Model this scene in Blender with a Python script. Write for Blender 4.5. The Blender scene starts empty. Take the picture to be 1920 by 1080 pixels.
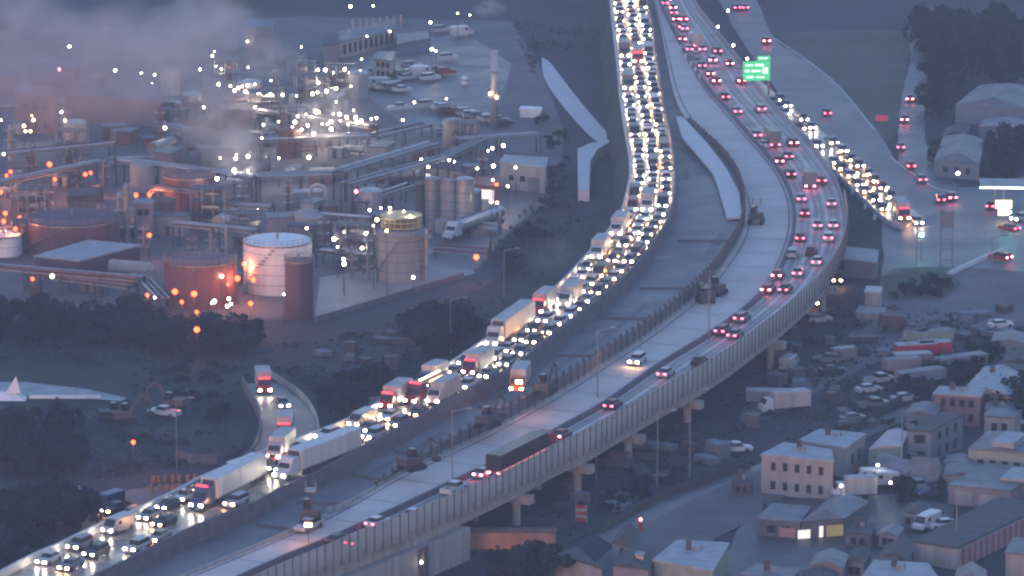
import bpy, bmesh, math, random
from mathutils import Vector, Matrix
random.seed(11)
R = math.radians
sc = bpy.context.scene
COL = sc.collection

# ------------------------------------------------------------------ camera, sky, sun, exposure
F = 8900.0            # focal length in photo pixels (1920 wide)
PITCH = math.asin(0.22)
CAMH = 190.0
cam = bpy.data.cameras.new('camera')
cam.sensor_width = 36.0
cam.lens = 36.0 * F / 1920.0
cam.clip_start = 1.0
cam.clip_end = 12000.0
camo = bpy.data.objects.new('camera', cam)
camo.location = (0, 0, CAMH)
camo.rotation_euler = (math.pi / 2 - PITCH, 0, 0)
COL.objects.link(camo)
sc.camera = camo

SUN_EL, SUN_ROT = 3.6, 205.0
world = bpy.data.worlds.new('World')
sc.world = world
world.use_nodes = True
wn = world.node_tree
bg = wn.nodes['Background']
sky = wn.nodes.new('ShaderNodeTexSky')
sky.sky_type = 'NISHITA'
sky.sun_disc = False
sky.sun_elevation = R(SUN_EL)
sky.sun_rotation = R(SUN_ROT)
sky.air_density = 1.6
sky.dust_density = 1.0
sky.ozone_density = 4.0
tint = wn.nodes.new('ShaderNodeMix'); tint.data_type = 'RGBA'; tint.blend_type = 'MULTIPLY'
tint.inputs[0].default_value = 1.0
tint.inputs[7].default_value = (1.25, 0.98, 1.03, 1)      # thin mauve cloud over the dusk sky
wn.links.new(sky.outputs[0], tint.inputs[6]); wn.links.new(tint.outputs[2], bg.inputs[0])
bg.inputs[1].default_value = 0.13
sunl = bpy.data.lights.new('sun', 'SUN')
sunl.energy = 0.05
sunl.angle = R(25)
sunl.color = (1.0, 0.86, 0.8)
suno = bpy.data.objects.new('sun', sunl)
sd = Vector((math.sin(R(SUN_ROT)) * math.cos(R(SUN_EL)), math.cos(R(SUN_ROT)) * math.cos(R(SUN_EL)), math.sin(R(SUN_EL))))
suno.rotation_euler = sd.to_track_quat('Z', 'Y').to_euler()
COL.objects.link(suno)
sc.view_settings.view_transform = 'Standard'
sc.view_settings.look = 'None'
sc.view_settings.gamma = 1.0
sc.view_settings.use_curve_mapping = False
sc.view_settings.exposure = 3.15
sc.cycles.use_denoising = True
sc.cycles.pixel_filter_type = 'BLACKMAN_HARRIS'
sc.cycles.filter_width = 2.2
sc.cycles.max_bounces = 5
sc.cycles.diffuse_bounces = 2
sc.cycles.glossy_bounces = 2
sc.cycles.transparent_max_bounces = 8
sc.cycles.volume_bounces = 0
sc.cycles.volume_step_rate = 2.0
sc.cycles.volume_max_steps = 128
sc.cycles.sample_clamp_indirect = 2.0
sc.cycles.use_light_tree = True

# ------------------------------------------------------------------ pixel -> place
SP, CP = math.sin(PITCH), math.cos(PITCH)
def G(px, py, z=0.0):
    u, v = (px - 960) / F, (py - 540) / F
    t = (CAMH - z) / (SP + v * CP)
    return Vector((t * u, t * (CP - v * SP), z))
def pix(p):
    d = Vector(p) - Vector((0, 0, CAMH))
    zz = d.y * CP - d.z * SP
    return 960 + F * d.x / zz, 540 + F * (-(d.y * SP + d.z * CP)) / zz
def smooth(t):
    t = max(0.0, min(1.0, t)); return t * t * (3 - 2 * t)

# ------------------------------------------------------------------ materials
MATS = {}
def mat(name, col, rough=0.8, var=0.25, scale=0.3, metal=0.0, bump=0.0, emit=None, es=0.0, alpha=1.0, wet=0.0, spec=0.5, dirt=None, streak=False):
    if name in MATS: return MATS[name]
    m = bpy.data.materials.new(name); m.use_nodes = True
    nt = m.node_tree; N = nt.nodes; L = nt.links
    b = N['Principled BSDF']
    b.inputs['Roughness'].default_value = rough
    b.inputs['Metallic'].default_value = metal
    b.inputs['Specular IOR Level'].default_value = spec
    tc = N.new('ShaderNodeNewGeometry')
    if var > 0:
        nz = N.new('ShaderNodeTexNoise'); nz.inputs['Scale'].default_value = scale
        nz.inputs['Detail'].default_value = 6; nz.inputs['Roughness'].default_value = 0.62
        if streak:
            mp = N.new('ShaderNodeMapping'); mp.inputs['Scale'].default_value = (1, 1, .12)
            L.new(tc.outputs['Position'], mp.inputs['Vector']); L.new(mp.outputs[0], nz.inputs['Vector'])
        else: L.new(tc.outputs['Position'], nz.inputs['Vector'])
        cr = N.new('ShaderNodeValToRGB')
        c = col; d = dirt or tuple(x * (1 - var) for x in c)
        cr.color_ramp.elements[0].position = 0.32
        cr.color_ramp.elements[1].position = 0.68
        cr.color_ramp.elements[0].color = (*d, 1)
        cr.color_ramp.elements[1].color = (*[min(1, x * (1 + var * .6)) for x in c], 1)
        L.new(nz.outputs[0], cr.inputs[0]); L.new(cr.outputs[0], b.inputs['Base Color'])
    else:
        b.inputs['Base Color'].default_value = (*col, 1)
    if wet > 0:
        n2 = N.new('ShaderNodeTexNoise'); n2.inputs['Scale'].default_value = 0.12
        n2.inputs['Detail'].default_value = 5
        L.new(tc.outputs['Position'], n2.inputs['Vector'])
        mr = N.new('ShaderNodeMapRange')
        mr.inputs['From Min'].default_value = 0.35; mr.inputs['From Max'].default_value = 0.65
        mr.inputs['To Min'].default_value = max(0.05, rough - wet); mr.inputs['To Max'].default_value = rough
        L.new(n2.outputs[0], mr.inputs['Value']); L.new(mr.outputs[0], b.inputs['Roughness'])
    if bump > 0:
        n3 = N.new('ShaderNodeTexNoise'); n3.inputs['Scale'].default_value = 1.2
        L.new(tc.outputs['Position'], n3.inputs['Vector'])
        bp = N.new('ShaderNodeBump'); bp.inputs['Strength'].default_value = bump; bp.inputs['Distance'].default_value = 0.3
        L.new(n3.outputs[0], bp.inputs['Height']); L.new(bp.outputs[0], b.inputs['Normal'])
    if emit:
        b.inputs['Emission Color'].default_value = (*emit, 1); b.inputs['Emission Strength'].default_value = es
    if alpha < 1:
        b.inputs['Alpha'].default_value = alpha
    MATS[name] = m
    return m

asphalt = mat('wet_asphalt', (0.17, 0.155, 0.145), 0.38, 0.3, 0.25, wet=0.18)
asphalt2 = mat('old_asphalt', (0.095, 0.095, 0.105), 0.55, 0.3, 0.2, wet=0.15)
newdeck = mat('new_concrete_deck', (0.52, 0.46, 0.43), 0.75, 0.16, 0.09, wet=0.12, spec=0.25)
traffdeck = mat('worn_concrete_lanes', (0.42, 0.375, 0.345), 0.7, 0.2, 0.22, wet=0.15, spec=0.3)
raw = mat('rough_base_course', (0.13, 0.135, 0.15), 0.7, 0.45, 0.09, wet=0.2, spec=0.35)
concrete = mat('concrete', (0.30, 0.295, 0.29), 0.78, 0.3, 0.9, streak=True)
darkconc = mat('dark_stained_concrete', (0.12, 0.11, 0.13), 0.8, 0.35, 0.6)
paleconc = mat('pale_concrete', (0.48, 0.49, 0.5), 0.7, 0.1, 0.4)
soil = mat('dark_soil', (0.026, 0.028, 0.04), 0.9, 0.45, 0.12, bump=0.4)
gravel = mat('gravel_yard', (0.115, 0.112, 0.12), 0.85, 0.4, 0.08, bump=0.3)
paleyard = mat('pale_yard', (0.26, 0.25, 0.25), 0.7, 0.25, 0.05, wet=0.15)
grassm = mat('dark_grass', (0.035, 0.056, 0.055), 0.95, 0.55, 0.07, bump=0.5, spec=0.15)
grass2 = mat('grass_verge', (0.07, 0.085, 0.065), 0.95, 0.4, 0.05, bump=0.5)
groundm = mat('town_ground', (0.04, 0.045, 0.06), 0.92, 0.5, 0.025, bump=0.4, dirt=(0.012, 0.018, 0.026), spec=0.3)
white = mat('white_paint', (0.68, 0.69, 0.71), 0.5, 0.15, 0.9, streak=True)
linep = mat('lane_paint', (0.62, 0.62, 0.62), 0.6, 0.2, 1.0)
steel = mat('grey_steel', (0.25, 0.26, 0.28), 0.45, 0.25, 0.8, metal=0.6)
dksteel = mat('dark_steel', (0.05, 0.052, 0.06), 0.6, 0.3, 0.8)
rust = mat('rusty_steel', (0.16, 0.09, 0.08), 0.8, 0.4, 0.6)
redtank = mat('oxide_red_paint', (0.17, 0.06, 0.075), 0.65, 0.35, 0.8, streak=True)
purple = mat('dark_maroon_paint', (0.09, 0.045, 0.07), 0.65, 0.35, 0.8, streak=True)
silver = mat('silver_cladding', (0.40, 0.41, 0.43), 0.42, 0.3, 0.9, metal=0.5, streak=True)
beige = mat('beige_wall', (0.27, 0.265, 0.27), 0.8, 0.25, 0.9, streak=True)
brick = mat('brick_red_wall', (0.2, 0.1, 0.09), 0.85, 0.25, 0.8, streak=True)
dkroof = mat('dark_roof_felt', (0.06, 0.06, 0.07), 0.8, 0.3, 0.5)
greyroof = mat('grey_wet_roof', (0.13, 0.14, 0.16), 0.6, 0.4, 0.4, wet=0.15, spec=0.35)
paleroof = mat('pale_metal_roof', (0.30, 0.315, 0.34), 0.6, 0.3, 0.5, spec=0.35)
bluewall = mat('slate_blue_siding', (0.14, 0.17, 0.22), 0.8, 0.2, 0.6)
greensid = mat('sage_green_siding', (0.24, 0.28, 0.24), 0.8, 0.2, 0.6)
glassm = mat('dark_glass', (0.02, 0.022, 0.028), 0.12, 0.0)
rubber = mat('tyre_rubber', (0.015, 0.015, 0.016), 0.8, 0.0)
leafm = mat('dark_leaves', (0.012, 0.026, 0.032), 0.95, 0.7, 0.35, spec=0.15)
leaf2 = mat('bluish_leaves', (0.02, 0.036, 0.042), 0.95, 0.7, 0.35, spec=0.15)
bark = mat('bark', (0.06, 0.045, 0.035), 0.95, 0.3, 2.0)
orangep = mat('orange_plastic', (0.6, 0.16, 0.03), 0.5, 0.1, 1)
yellowp = mat('yellow_machine_paint', (0.45, 0.28, 0.04), 0.5, 0.2, 1)
redp = mat('red_paint', (0.35, 0.03, 0.04), 0.4, 0.1, 1)
signgreen = mat('green_sign_painted_glow', (0.03, 0.3, 0.13), 0.5, 0.05, 1, emit=(0.08, 0.75, 0.28), es=0.10)  # face glows faintly by itself, in place of light falling on it
EM = {}
def em(name, col, s):
    m = bpy.data.materials.new(name); m.use_nodes = True
    nt = m.node_tree
    for n in list(nt.nodes):
        if n.type == 'BSDF_PRINCIPLED': nt.nodes.remove(n)
    e = nt.nodes.new('ShaderNodeEmission'); e.inputs[0].default_value = (*col, 1); e.inputs[1].default_value = s
    nt.links.new(e.outputs[0], nt.nodes['Material Output'].inputs[0])
    EM[name] = m; return m
HW = em('headlight_white', (1.0, 0.84, 0.62), 20)
HY = em('headlight_warm', (1.0, 0.52, 0.22), 26)
TR = em('taillight_red', (1.0, 0.06, 0.12), 3.2)
TB = em('brake_light_red', (1.0, 0.12, 0.18), 7.5)
TD = mat('taillight_off', (0.2, 0.01, 0.02), 0.3, 0)
HD = mat('headlight_off', (0.6, 0.6, 0.62), 0.2, 0)
LW = em('lamp_white', (1.0, 0.82, 0.58), 5.5)
LY = em('lamp_yellow', (1.0, 0.68, 0.28), 3)
LO = em('lamp_orange', (1.0, 0.05, 0.016), 1.9)
LG = em('lamp_green', (0.25, 1.0, 0.8), 20)
LR = em('lamp_red', (1.0, 0.05, 0.08), 12)
WWIN = em('lit_window_white', (1.0, 0.9, 0.88), .14)
YWIN = em('lit_window_yellow', (1.0, 0.8, 0.4), .03)
BEAC = em('beacon_orange', (1.0, 0.35, 0.12), 8)
STRIP = em('strip_light_amber', (1.0, 0.55, 0.15), 4)

# ------------------------------------------------------------------ mesh helpers
class MB:
    def __init__(s): s.v = []; s.f = []
    def add(s, vs, fs):
        b = len(s.v); s.v += [tuple(v) for v in vs]; s.f += [tuple(i + b for i in f) for f in fs]; return s
    def box(s, x0, x1, y0, y1, z0, z1, M=None):
        vs = [Vector(p) for p in ((x0,y0,z0),(x1,y0,z0),(x1,y1,z0),(x0,y1,z0),(x0,y0,z1),(x1,y0,z1),(x1,y1,z1),(x0,y1,z1))]
        if M: vs = [M @ v for v in vs]
        return s.add(vs, [(0,3,2,1),(4,5,6,7),(0,1,5,4),(1,2,6,5),(2,3,7,6),(3,0,4,7)])
    def cyl(s, p0, p1, r0, r1=None, n=10, cap=True):
        r1 = r0 if r1 is None else r1
        p0, p1 = Vector(p0), Vector(p1); d = (p1 - p0)
        q = d.to_track_quat('Z', 'Y')
        vs = []
        for p, r in ((p0, r0), (p1, r1)):
            for i in range(n):
                a = 2 * math.pi * i / n
                vs.append(p + q @ Vector((math.cos(a) * r, math.sin(a) * r, 0)))
        fs = [(i, (i + 1) % n, n + (i + 1) % n, n + i) for i in range(n)]
        if cap: fs += [tuple(range(n - 1, -1, -1)), tuple(range(n, 2 * n))]
        return s.add(vs, fs)
    def rings(s, rs, cap=True, closed=True):
        n = len(rs[0]); vs = [p for r in rs for p in r]; fs = []
        for k in range(len(rs) - 1):
            for i in range(n if closed else n - 1):
                j = (i + 1) % n
                fs.append((k*n+i, k*n+j, (k+1)*n+j, (k+1)*n+i))
        if cap: fs += [tuple(range(n-1, -1, -1)), tuple(range((len(rs)-1)*n, len(rs)*n))]
        return s.add(vs, fs)
    def dome(s, c, r, h, n=20, k=5):
        rs = []
        for j in range(k + 1):
            a = (math.pi / 2) * j / k
            rr = max(0.02, r * math.cos(a))
            rs.append([(c[0]+rr*math.cos(2*math.pi*i/n), c[1]+rr*math.sin(2*math.pi*i/n), c[2]+h*math.sin(a)) for i in range(n)])
        return s.rings(rs)
    def mesh(s, name):
        me = bpy.data.meshes.new(name); me.from_pydata(s.v, [], s.f); me.update(); return me
def ob(name, me, m=None, parent=None, loc=None, rz=None, smoothf=False):
    if isinstance(me, MB): me = me.mesh(name)
    if m is not None and len(me.materials) == 0: me.materials.append(m)
    if smoothf:
        me.polygons.foreach_set('use_smooth', [True] * len(me.polygons))
    o = bpy.data.objects.new(name, me); COL.objects.link(o)
    if parent is not None: o.parent = parent
    if loc is not None: o.location = loc
    if rz is not None: o.rotation_euler = (0, 0, rz)
    return o
def tag(o, label, cat, group=None, kind=None):
    if label: o['label'] = label
    if cat: o['category'] = cat
    if group: o['group'] = group
    if kind: o['kind'] = kind
    return o
def empty(name, label, cat, loc, rz=0.0, group=None):
    o = bpy.data.objects.new(name, None); o.empty_display_size = 1
    COL.objects.link(o); o.location = loc; o.rotation_euler = (0, 0, rz)
    return tag(o, label, cat, group)
def struct(name, me, m, label=None):
    o = ob(name, me, m); o['kind'] = 'structure'
    if label: o['label'] = label
    return o
def catmull(P, n=6):
    out = []
    for i in range(len(P) - 1):
        p0, p1, p2, p3 = P[max(0, i-1)], P[i], P[i+1], P[min(len(P)-1, i+2)]
        for k in range(n):
            t = k / n
            out.append(tuple(0.5 * ((2*p1[j]) + (-p0[j]+p2[j])*t + (2*p0[j]-5*p1[j]+4*p2[j]-p3[j])*t*t + (-p0[j]+3*p1[j]-3*p2[j]+p3[j])*t**3) for j in range(len(p1))))
    out.append(tuple(P[-1])); return out
def resample(P, step):
    P = [Vector(p) for p in P]; out = [P[0].copy()]; acc = 0.0
    for a, b in zip(P, P[1:]):
        L = (b - a).length
        if L < 1e-6: continue
        d = step - acc
        while d <= L:
            out.append(a.lerp(b, d / L)); d += step
        acc = (acc + L) % step
    return out
def line(pxs, z, step=4.0):
    """smooth world polyline from photo pixels; z a number or a function of the pixel row"""
    zf = z if callable(z) else (lambda y: z)
    c = catmull(pxs, 6)
    return resample([G(x, y, zf(y)) for x, y in c], step)
def match(A, B):
    """for each point of A the nearest point of B, going forward only"""
    out = []; j = 0
    for p in A:
        best, bj = 1e9, j
        for k in range(j, min(len(B), j + 400)):
            d = (B[k].xy - p.xy).length
            if d < best: best, bj = d, k
            elif d > best + 30: break
        j = bj; out.append(B[bj].copy())
    return out
def ribbon(A, B, skirt=0.0, div=1):
    mb = MB(); n = len(A)
    rows = []
    for a, b in zip(A, B): rows.append([a.lerp(b, k / div) for k in range(div + 1)])
    mb.rings(rows, cap=False, closed=False)
    if skirt:
        for E in (A, B):
            mb.rings([[p, p - Vector((0, 0, skirt))] for p in E], cap=False, closed=False)
    return mb
def rail(P, w, h, mb=None, z0=0.0):
    mb = mb or MB(); rs = []
    for i, p in enumerate(P):
        t = (P[min(i+1, len(P)-1)] - P[max(i-1, 0)]); t.z = 0; t.normalize()
        nrm = Vector((-t.y, t.x, 0)) * w / 2
        rs.append([p + nrm + Vector((0,0,z0)), p + nrm*0.6 + Vector((0,0,z0+h)), p - nrm*0.6 + Vector((0,0,z0+h)), p - nrm + Vector((0,0,z0))])
    mb.rings(rs); return mb
def poly(pxs, z=0.0, sm=0):
    jr_ = random.Random(len(pxs)*7+int(pxs[0][0]))
    P = [G(x + (jr_.gauss(0, 1.0) if sm > 1 else 0), y + (jr_.gauss(0, .5) if sm > 1 else 0), z) for x, y in (catmull(pxs + [pxs[0]], sm * 3)[:-1] if sm else pxs)]
    bm = bmesh.new(); vs = [bm.verts.new(p) for p in P]
    f = bm.faces.new(vs); bmesh.ops.triangulate(bm, faces=[f])
    for f in bm.faces:
        if f.normal.z < 0: f.normal_flip()
    me = bpy.data.meshes.new('poly'); bm.to_mesh(me); bm.free(); return me
def offset(P, d):
    out = []
    for i, p in enumerate(P):
        t = (P[min(i+1, len(P)-1)] - P[max(i-1, 0)]); t.z = 0; t.normalize()
        out.append(p + Vector((-t.y, t.x, 0)) * d)
    return out
# ------------------------------------------------------------------ haze and ground
hz = MB().box(-2600, 2600, -400, 4600, -1.5, 200)
hm = bpy.data.materials.new('haze_air'); hm.use_nodes = True
nt = hm.node_tree; nt.nodes.remove(nt.nodes['Principled BSDF'])
pv = nt.nodes.new('ShaderNodeVolumePrincipled')
pv.inputs['Color'].default_value = (0.66, 0.78, 1.0, 1)
pv.inputs['Density'].default_value = 0.00025
pv.inputs['Anisotropy'].default_value = 0.2
nt.links.new(pv.outputs[0], nt.nodes['Material Output'].inputs['Volume'])
o = ob('haze', hz, hm); o['kind'] = 'stuff'; o['label'] = 'thin blue evening haze filling the whole valley'

# ground sheet, gently uneven grid
mb = MB(); nx, ny = 60, 70
vs = [(-2500 + 5000 * i / nx, -300 + 4800 * j / ny, 0) for j in range(ny + 1) for i in range(nx + 1)]
fs = [(j*(nx+1)+i, j*(nx+1)+i+1, (j+1)*(nx+1)+i+1, (j+1)*(nx+1)+i) for j in range(ny) for i in range(nx)]
mb.add(vs, fs)
struct('ground', mb, groundm, 'dark wet open ground of the town and works')
_pz = [0.0]
def patch(name, pts, m, z=None, sm=0, label=None):
    _pz[0] += 0.012
    return struct(name, poly(pts, (0.02 + _pz[0]) if z is None else z, sm), m, label)
patch('grass_bank', [(-60,640),(60,650),(200,655),(330,660),(480,640),(600,640),(700,620),(800,590),(900,540),(980,500),(1060,460),(1120,390),(1160,300),(1160,420),(1060,545),(960,620),(860,690),(760,745),(640,815),(600,800),(560,740),(470,720),(450,800),(300,860),(-60,760)], grassm, sm=3, label='dark grass bank beside the jammed carriageway')
patch('dirt_lot', [(480,650),(560,615),(700,590),(830,560),(840,610),(800,650),(720,690),(600,700),(500,690)], soil, sm=3)
patch('plant_yard', [(560,600),(890,508),(960,430),(1040,370),(1060,250),(1010,120),(960,40),(560,30),(-60,60),(-60,560),(300,600)], gravel, label='gravel yard of the refinery')
patch('tank_yard', [(590,600),(892,512),(850,470),(790,490),(600,520)], paleyard, label='pale wet yard beside the storage tanks')
patch('lorry_yard', [(800,500),(895,505),(945,440),(1030,370),(960,350),(890,375),(800,440)], asphalt2)
patch('parking_lot', [(640,110),(760,80),(870,60),(960,120),(930,220),(780,250),(700,190)], asphalt2, label='car park behind the plant')
patch('access_road', [(1016,108),(1032,118),(1068,165),(1106,212),(1142,256),(1118,264),(1075,222),(1035,172),(1018,138)], paleconc, sm=1, label='pale curved strip of new concrete left of the jam')
patch('field', [(1480,60),(1700,60),(1700,120),(1680,250),(1640,250),(1560,150),(1460,70)], grass2, sm=3)
patch('side_street', [(1722,20),(1752,20),(1742,90),(1738,180),(1734,240),(1748,300),(1800,352),(1780,372),(1720,350),(1688,310),(1684,250),(1692,180),(1708,100),(1700,60)], asphalt2, sm=3, label='pale side street climbing away to the north')
patch('main_street', [(1330,-30),(1400,-30),(1450,70),(1500,105),(1560,150),(1640,240),(1700,325),(1760,350),(1830,350),(1960,345),(1960,570),(1800,560),(1690,600),(1640,560),(1655,430),(1630,350),(1560,290),(1500,230),(1450,160),(1400,90)], mat('street_tarmac', (0.11,0.11,0.125), 0.6, 0.3, 0.06, wet=0.15), sm=2, label='broad wet street meeting at the junction')
patch('street_approach', [(1640,540),(1700,500),(1960,520),(1960,600),(1750,640),(1560,720),(1430,800),(1390,770),(1500,700),(1600,620)], gravel, sm=2)
patch('verge', [(1490,300),(1560,330),(1615,390),(1650,440),(1655,500),(1640,560),(1600,560),(1560,470),(1560,380)], grassm, sm=2)
patch('bush_verge', [(1650,520),(1740,500),(1800,530),(1760,560),(1670,560)], grass2, sm=3)
patch('yard_under_viaduct', [(900,1000),(1040,930),(1200,850),(1420,790),(1600,720),(1750,700),(1600,790),(1420,850),(1240,930),(1060,1020),(900,1060)], soil, sm=2)
patch('back_lane', [(1120,1005),(1250,930),(1430,868),(1440,905),(1300,960),(1180,1040)], asphalt2)
patch('street', [(1040,1120),(1180,1000),(1300,935),(1450,870),(1700,760),(1960,640),(1960,670),(1760,760),(1560,850),(1440,960),(1340,1010),(1300,1120)], gravel)
patch('estate_road', [(1420,940),(1560,930),(1700,925),(1790,950),(1780,1010),(1640,1060),(1500,1120),(1330,1120),(1380,1000)], mat('dark_estate_tarmac', (0.05,0.052,0.06), 0.6, 0.35, 0.15, wet=0.12))
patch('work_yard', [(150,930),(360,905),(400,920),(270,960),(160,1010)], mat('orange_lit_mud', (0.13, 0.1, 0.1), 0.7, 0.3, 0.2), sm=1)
patch('haul_road', [(-60,745),(60,765),(200,775),(260,800),(420,800),(460,830),(400,860),(240,810),(100,790),(-60,790)], soil, sm=2)
patch('paved_strip', [(-60,716),(45,716),(160,729),(238,746),(228,752),(120,744),(-60,738)], mat('dull_strip_concrete', (.3,.31,.32), .7, .35, .3), label='pale concrete strip by the left edge of the works')

# ------------------------------------------------------------------ carriageway edges (photo pixels, from the bottom of the photo upward)
def zc(y): return 8 + 2.3 * min(smooth((930 - y) / 150), smooth((y - 180) / 180))
LHL = [(-60,1118),(50,1058),(112,1031),(175,1000),(225,981),(290,950),(337,928),(378,905),(430,884),(480,862),(540,840),(600,818),(645,800),(705,768),(750,740),(815,708),(880,667),(955,615),(1005,579),(1055,536),(1110,476),(1145,436),(1164,408),(1175,370),(1182,335),(1182,300),(1177,268),(1166,200),(1158,120),(1150,50),(1144,-10),(1138,-70)]
LHR = [(120,1118),(225,1067),(290,1034),(350,1004),(425,972),(480,951),(535,920),(580,903),(612,885),(677,850),(745,814),(800,783),(855,752),(908,725),(962,696),(1012,655),(1060,620),(1112,577),(1152,544),(1185,513),(1214,477),(1234,447),(1252,418),(1262,385),(1267,340),(1263,290),(1256,250),(1246,200),(1238,150),(1230,90),(1222,40),(1212,-10),(1203,-70)]
RHL = [(240,1124),(350,1080),(480,1026),(545,998),(612,968),(680,930),(742,893),(830,852),(910,814),(960,786),(1022,752),(1085,714),(1135,681),(1210,631),(1272,583),(1322,538),(1360,489),(1382,455),(1393,425),(1395,390),(1385,350),(1365,312),(1325,262),(1283,218),(1262,170),(1250,110),(1240,60),(1228,10),(1214,-70)]
MED = [(400,1112),(485,1073),(555,1042),(640,1007),(755,955),(855,907),(955,860),(1052,807),(1135,760),(1235,690),(1335,628),(1422,562),(1455,520),(1474,480),(1486,440),(1489,405),(1484,370),(1466,330),(1436,290),(1400,250),(1362,205),(1326,165),(1292,110),(1262,55),(1240,10),(1216,-70)]
RHR = [(420,1140),(480,1113),(555,1080),(640,1043),(717,1012),(775,990),(865,950),(960,905),(1055,855),(1110,830),(1155,803),(1235,757),(1350,690),(1440,624),(1480,592),(1535,541),(1563,500),(1578,470),(1585,432),(1583,400),(1577,372),(1565,340),(1545,308),(1515,268),(1470,222),(1430,178),(1392,124),(1345,64),(1304,10),(1265,-70)]
lhl = line(LHL, zc); lhr = line(LHR, zc); rhl = line(RHL, 8.0); med = line(MED, 8.0); rhr = line(RHR, 8.0)
def zof(P):            # the raised side's height at a world point
    return zc(pix((P.x, P.y, 9.5))[1])
lhr_m = match(lhl, lhr)
struct('jammed_carriageway', ribbon(lhl, lhr_m, 1.2, 4), asphalt, 'wet asphalt carriageway packed with oncoming headlights')
rhlm = match(lhr, rhl)
midL = [p - Vector((0,0,1.7)) for p in lhr]
midR = [Vector((p.x, p.y, zof(p) - 1.2)) for p in rhlm]
struct('unfinished_carriageway', ribbon(midL, midR, 1.0, 4), raw, 'bare unfinished roadway strip between the two carriageways')
medm = match(rhl, med)
struct('new_concrete_deck', ribbon(rhl, medm, 1.0, 4), newdeck, 'pale new concrete deck, empty of traffic')
rhrm = match(med, rhr)
DZ = Vector((0, 0, 0.02))
struct('traffic_deck', ribbon(med, rhrm, 1.0, 2), traffdeck, 'worn concrete deck carrying the cars with red tail lights')
# embankment under the left carriageway (left side slope, hidden from here)
emb = []
for p, q in zip(lhl, offset(lhl, 3.0)):
    emb.append([p - Vector((0,0,0.3)), Vector((q.x, q.y, -0.1))])
mb = MB(); mb.rings(emb, cap=False, closed=False)
struct('embankment', mb, grassm, 'grass slope below the jammed carriageway')

# dark retaining wall between the two levels: posts and lagging panels
wall_pts = resample(rhl, 3.0)
wr = empty('retaining_wall', 'dark retaining wall of posts and panels along the new concrete deck', 'retaining wall', (0,0,0))
npn = 0
panel_me = {}
for i in range(len(wall_pts) - 1):
    a, b = wall_pts[i], wall_pts[i+1]
    h = zof(a) - 8 + 0.3
    if h < 0.5: continue
    d = b - a; rz = math.atan2(d.y, d.x)
    key = round(h * 4) / 4
    if key not in panel_me:
        panel_me[key] = (MB().box(0.12, 2.88, -0.1, 0.1, 0, key).mesh('wall_panel'), MB().box(-0.14, 0.14, -0.22, 0.2, 0, key + 0.7).mesh('soldier_post'))
    n2 = npn
    if npn < 290:
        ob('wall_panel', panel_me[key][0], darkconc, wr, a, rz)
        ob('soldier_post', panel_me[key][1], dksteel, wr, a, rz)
    npn += 1

# parapets and barriers
def barrier(name, P, w, h, m, label, cat='barrier', z0=0.0):
    o = ob(name, rail(P, w, h, z0=z0), m); return tag(o, label, cat)
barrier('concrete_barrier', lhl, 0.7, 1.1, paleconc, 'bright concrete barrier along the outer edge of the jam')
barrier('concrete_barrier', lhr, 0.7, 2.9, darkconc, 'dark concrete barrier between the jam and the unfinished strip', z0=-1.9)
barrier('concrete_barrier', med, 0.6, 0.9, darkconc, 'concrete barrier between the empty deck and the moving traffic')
k0 = 0
for i, p in enumerate(rhl):
    if pix(p)[1] < 240: k0 = i; break
barrier('deck_curb', [p + Vector((0,0,0)) for p in rhl[:k0]], 0.5, 0.5, concrete, 'low curb on the left edge of the new deck')
# lane lines
def lanes(A, B, fr, dash, label, w=0.16, m=linep, z=0.03):
    mb = MB()
    for f in fr:
        P = [a.lerp(b, f) + Vector((0,0,z)) for a, b in zip(A, B)]
        Q = resample(P, 1.5)
        i = 0
        while i < len(Q) - 2:
            if dash: seg = Q[i:i+3]; i += 8
            else: seg = Q; i = len(Q)
            L_ = offset(seg, w/2); R_ = offset(seg, -w/2)
            mb.rings([[a, b] for a, b in zip(L_, R_)], cap=False, closed=False)
    o = ob('lane_lines', mb, m); o['kind'] = 'structure'; o['label'] = label
lanes(med, rhrm, (0.36, 0.64), False, 'white lines between the moving lanes', w=0.28)
lanes(med, rhrm, (0.07, 0.93), False, 'white edge lines of the moving carriageway', w=0.2)
lanes(lhl, lhr_m, (0.36, 0.64), True, 'dashed lane lines under the jammed traffic')
lanes(rhl, medm, (0.12, 0.9), False, 'faint construction joints along the new deck', w=0.25, m=darkconc)
def joints(A, B, step, label, w=.16, m=None):
    mb = MB()
    for i in range(step, len(A) - 1, step):
        a, b = A[i].lerp(B[i], .02), A[i].lerp(B[i], .98)
        d = (b - a).normalized(); t = Vector((-d.y, d.x, 0)) * w / 2; u = Vector((0, 0, .045))
        mb.add([a - t + u, b - t + u, b + t + u, a + t + u], [(0, 1, 2, 3)])
    o = ob('deck_joints', mb, m or darkconc); o['kind'] = 'structure'; o['label'] = label
joints(rhl, medm, 3, 'dark cross joints of the empty deck')
joints(med, rhrm, 3, 'dark cross joints of the traffic deck', .2)
joints(lhl, lhr_m, 5, 'cross joints of the jammed carriageway')
track = mat('tyre_darkened_concrete', (0.2, 0.19, 0.185), 0.6, 0.35, 0.5, wet=.15)
lanes(med, rhrm, (.17, .27, .45, .55, .73, .83), False, 'dark tyre tracks along the moving lanes', w=.5, m=track, z=.018)
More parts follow.
